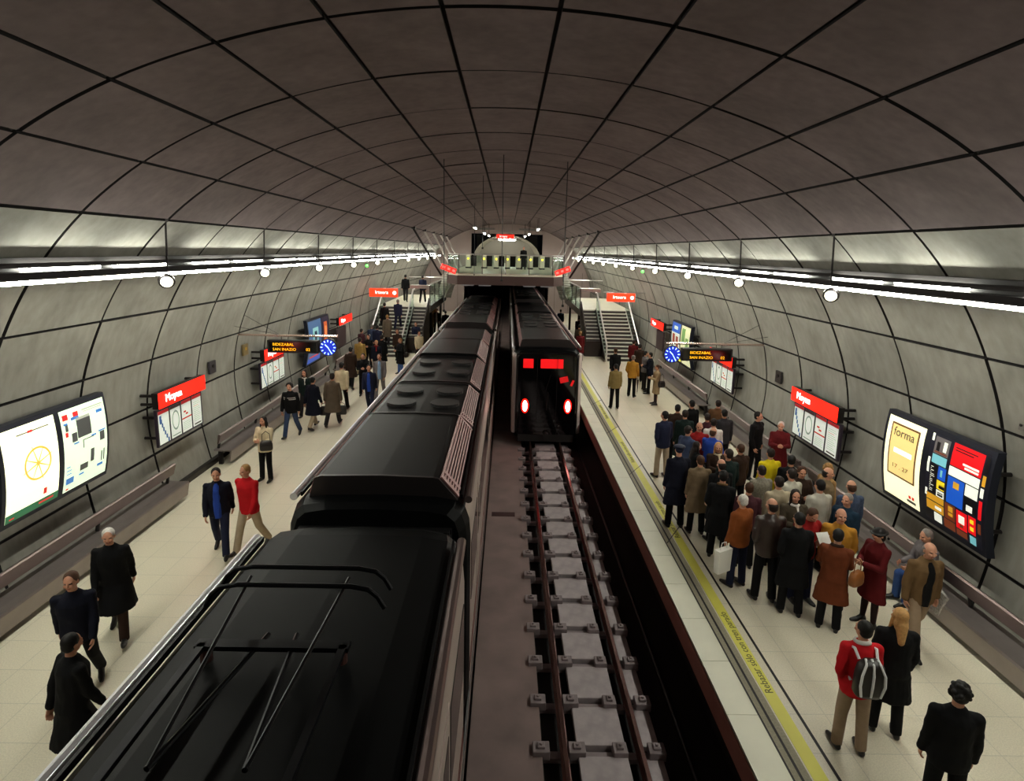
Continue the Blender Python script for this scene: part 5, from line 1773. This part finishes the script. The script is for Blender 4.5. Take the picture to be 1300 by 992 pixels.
    (-4.93, 26.97, 0.963, -40, 'front', 'coat', 'black', 'jeans', 'short', 'sand', '', 'fair-haired woman in black coat and jeans with handbag'),
    (-7.49, 30.08, 0.951, 150, 'stand', 'jacket', 'plum', 'black', 'short', 'dark', '', 'person in plum jacket next to the left wall by stairs'),
    (-5.13, 32.98, 0.986, 0, 'walk2', 'jacket', 'navy', 'navy', 'short', 'dark', '', 'person in navy jacket walking between stairs and left train'),
    (-4.49, 29.78, 0.951, 20, 'walk', 'jacket', 'cream2', 'dark', 'short', 'brown', '', 'person in cream jacket half hidden by the left train'),
    (-5.56, 39.42, 0.997, 0, 'walk', 'jacket', 'night', 'black', 'short', 'dark', 'shirt:white', 'man in dark suit beyond the left stairs'),
    (-5.23, 40.1, 0.974, 0, 'stand', 'coat', 'taupe', 'dark', 'short', 'brown', '', 'person in taupe coat beyond the left stairs'),
    (-4.87, 40.62, 0.997, 0, 'walk2', 'jacket', 'black', 'black', 'short', 'black', 'shirt:white', 'person in black suit farthest along the left platform'),
    (-5.74, 45.7, 0.974, 0, 'stand', 'jacket', 'brown', 'dark', 'short', 'brown', '', 'person in brown jacket behind the black suit on left platform'),
    (-4.15, 39.54, 0.974, 180, 'stand', 'jacket', 'black', 'black', 'short', 'black', '', 'dark figure almost hidden by the left train roof'),
]
for row in PEOPLE:
    zz = 0.0
    if 'starting up the left stairs' in row[-1]:
        zz = 0.51
    person(*row, z=zz)
person(1.14, 43.6, .95, 0, 'stand', 'short', 'black', 'dark', 'short', 'dark', '', 'lone person in black standing between the ticket gates on the mezzanine', z=4.45)
# people on the left stairs and beyond them
person(-6.9, 33.0, 1.0, 180, 'walk', 'coat', 'black', 'black', 'short', 'black', '', 'person in dark coat climbing the left side of the left staircase', z=1.03)
person(-6.2, 33.3, 1.0, 180, 'walk2', 'jacket', 'navy', 'navy', 'short', 'grey', '', 'grey-haired person in navy climbing the right side of the left staircase', z=1.20)
person(-6.6, 38.2, 1.0, 180, 'walk', 'jacket', 'black', 'dark', 'short', 'black', '', 'person in black on the left stair landing nearest its wall', z=2.40)
person(-5.4, 37.6, 1.0, 180, 'walk2', 'jacket', 'navy', 'dark', 'short', 'dark', '', 'person in navy on the left stair landing by the glass parapet', z=2.40)

# ------------------------------------------------------------------ things people carry
LEATHER = mat('bag_leather', (30, 24, 22), .4)
def bag(name, label, loc, size, m, rz=0.0, strap=.22, cat='bag', strap_r=.008):
    root = empty(name, label, cat, loc, rz)
    w, d, h = size
    bm = new_bm()
    rr = []
    for t, k in ((0, .86), (.15, 1.0), (.6, .98), (.92, .82), (1.0, .62)):
        z = -h / 2 + h * t
        rr.append([(w / 2 * k * math.copysign(abs(math.cos(a)) ** .5, math.cos(a)), d / 2 * k * math.copysign(abs(math.sin(a)) ** .5, math.sin(a)), z) for a in [2 * PI * q / 20 for q in range(20)]])
    loft(bm, rr)
    obj('bag_body', bm, m, root, smooth=True)
    if strap:
        bm = new_bm()
        path(bm, [(-w * .32, 0, h * .45), (-w * .28, 0, h * .45 + strap * .7), (0, 0, h * .45 + strap), (w * .28, 0, h * .45 + strap * .7), (w * .32, 0, h * .45)], strap_r, 6)
        obj('strap', bm, m, root)
    return root
PX = {r[-1]: r for r in PEOPLE}
def near(key):
    for r in PEOPLE:
        if key in r[-1]:
            return r
    raise KeyError(key)
def hand_of(key, k='aL'):
    r = near(key)
    f = FIGS[r[4]]
    w = f.U @ (f.arm[k][2] + f.arm[k][3] * .09)
    m = Matrix.Translation((r[0], r[1], 0)) @ Matrix.Rotation(rad(r[3]), 4, 'Z') @ Matrix.Diagonal((r[2], r[2], r[2], 1))
    return m @ w
h = hand_of('grey-brown overcoat walking away', 'aL'); bag('briefcase', 'dark bag in the right hand of the man in grey-brown overcoat', (h.x, h.y, h.z - .26), (.36, .12, .30), LEATHER, .2, .12)
bpy.context.view_layer.update()
h = hand_of('grey-brown overcoat walking away', 'aR'); bag('briefcase', 'dark bag in the left hand of the man in grey-brown overcoat', (h.x, h.y, h.z - .26), (.34, .12, .30), LEATHER, .1, .12)
h = hand_of('woman in cream jacket', 'aL'); bag('handbag', 'black handbag at the side of the woman in cream jacket', (h.x + .24, h.y - .02, h.z - .08), (.30, .14, .24), LEATHER, .3, .25)
r = near('short woman in beige coat'); bag('handbag', 'black handbag of the short woman in beige coat', (r[0] + .15, r[1] - .16, .86), (.30, .14, .24), LEATHER, .4, .3)
r = near('russet leather coat'); bag('handbag', 'tan leather handbag beside the russet leather coat', (r[0] + .26, r[1] - .16, .98), (.28, .13, .22), mat('tan_leather', (140, 84, 36), .4), .5, .22)
r = near('fair-haired woman in black coat and jeans'); bag('handbag', 'black handbag of the fair-haired woman near the left stairs', (r[0] + .28, r[1] - .02, .92), (.26, .12, .22), LEATHER, 1.2, .3)
r = near('rust brown suede coat')
root = empty('shopping_bag', 'white paper bag hanging beside the white-haired man in rust coat', 'bag', (r[0] - .34, r[1] - .20, .62), .5)
bm = new_bm(); loft(bm, [[(-.15, -.05, -.24), (.15, -.05, -.24), (.15, .05, -.24), (-.15, .05, -.24)], [(-.16, -.06, .18), (.16, -.06, .18), (.16, .06, .18), (-.16, .06, .18)]])
obj('bag_body', bm, mat('paper_white', (225, 222, 214), .6), root)
bm = new_bm(); path(bm, [(-.08, 0, .18), (-.05, 0, .30), (.05, 0, .30), (.08, 0, .18)], .006, 6)
obj('handle', bm, mat('paper_white', (225, 222, 214), .6), root)
r = near('person in black coat lowest')
root = empty('plastic_bag', 'pale grey carrier bag beside the lowest person on the left platform', 'bag', (r[0] + .42, r[1] - .1, .62), .3)
bm = new_bm(); ball(bm, (0, 0, 0), (.17, .10, .20)); cap(bm, Vector((0, 0, .15)), Vector((0, 0, .32)), .07, .02)
obj('bag_body', bm, mat('pale_plastic', (190, 180, 178), .4), root, smooth=True)
# striped backpack
r = near('red jacket with striped backpack')
f = FIGS[r[4]]
M = Matrix.Translation((r[0], r[1], 0)) @ Matrix.Rotation(rad(r[3]), 4, 'Z') @ Matrix.Diagonal((r[2],) * 3 + (1,))
p = M @ (f.U @ Vector((0, .235, 1.17)))
root = empty('backpack', 'black backpack with white stripes on the back of the red jacket', 'backpack', (p.x, p.y, p.z), rad(r[3]))
bm = new_bm()
rr = []
for t, k in ((0, .85), (.1, 1), (.6, .97), (.85, .85), (1, .5)):
    rr.append([(.16 * k * math.copysign(abs(math.cos(a)) ** .6, math.cos(a)), .085 * k * math.copysign(abs(math.sin(a)) ** .6, math.sin(a)), -.22 + .44 * t) for a in [2 * PI * q / 24 for q in range(24)]])
loft(bm, rr)
pk = obj('pack_body', bm, LEATHER, root, smooth=True)
bm = new_bm()
for x in (-.13, .0, .13):
    path(bm, [(x * .8, .078, -.19), (x * 1.02, .092, -.05), (x * .95, .088, .08), (x * .6, .055, .19), (x * .5, .0, .23)], .014, 6)
obj('stripe', bm, mat('stripe_white', (225, 225, 225), .5), root)
bm = new_bm()
for x in (-.10, .10):
    path(bm, [(x, -.06, .18), (x * 1.2, -.14, .26), (x * 1.3, -.30, .20), (x * 1.4, -.34, .04), (x * 1.3, -.12, -.14)], .016, 6)
obj('shoulder_strap', bm, mat('stripe_white', (225, 225, 225), .5), root)
# newspaper of the striding man, paper of the reader, umbrella
h = hand_of('olive brown jacket and khaki', 'aL')
bm = new_bm(); box(bm, (0, 0, 0), (.03, .22, .34), rot=Euler((.2, .15, 0)).to_matrix()); box(bm, (.02, 0, .0), (.02, .20, .33), rot=Euler((.25, .18, 0)).to_matrix())
o = obj('newspaper', bm, mat('newsprint', (170, 166, 160), .8, noise=.5, scale=30), None, bevel=.004, loc=(h.x + .02, h.y, h.z + .02))
tag(o, 'folded newspaper under the arm of the striding bald man', 'newspaper')
a_, b_ = hand_of('looking down at a paper', 'aL'), hand_of('looking down at a paper', 'aR')
c_ = (a_ + b_) / 2
bm = new_bm(); box(bm, (0, 0, 0), (.21, .006, .28), rot=Euler((-.7, 0, .17)).to_matrix())
for k in range(7):
    box(bm, (0, -.004 - .012 * (k - 3) * .0, .09 - .03 * k), (.15, .004, .006), rot=Euler((-.7, 0, .17)).to_matrix())
o = obj('paper_sheet', bm, mat('paper_white', (225, 222, 214), .6), None, loc=(c_.x, c_.y - .02, c_.z + .05))
tag(o, 'white sheet of paper held by the brown-haired man in red jacket', 'paper')
h = hand_of('holding a dark umbrella', 'aR')
root = empty('umbrella', 'furled dark umbrella beside the person in ochre jacket and cap', 'umbrella', (h.x, h.y, h.z), 0)
bm = new_bm(); rod(bm, (0, 0, -.08), (0, .02, -.62), .035, 10, .012); rod(bm, (0, .02, -.62), (0, .022, -.70), .005, 6)
obj('canopy', bm, LEATHER, root)
bm = new_bm(); path(bm, [(0, 0, -.08), (0, 0, .06), (0, .03, .09), (0, .06, .06)], .012, 8)
obj('handle', bm, STEELD, root)
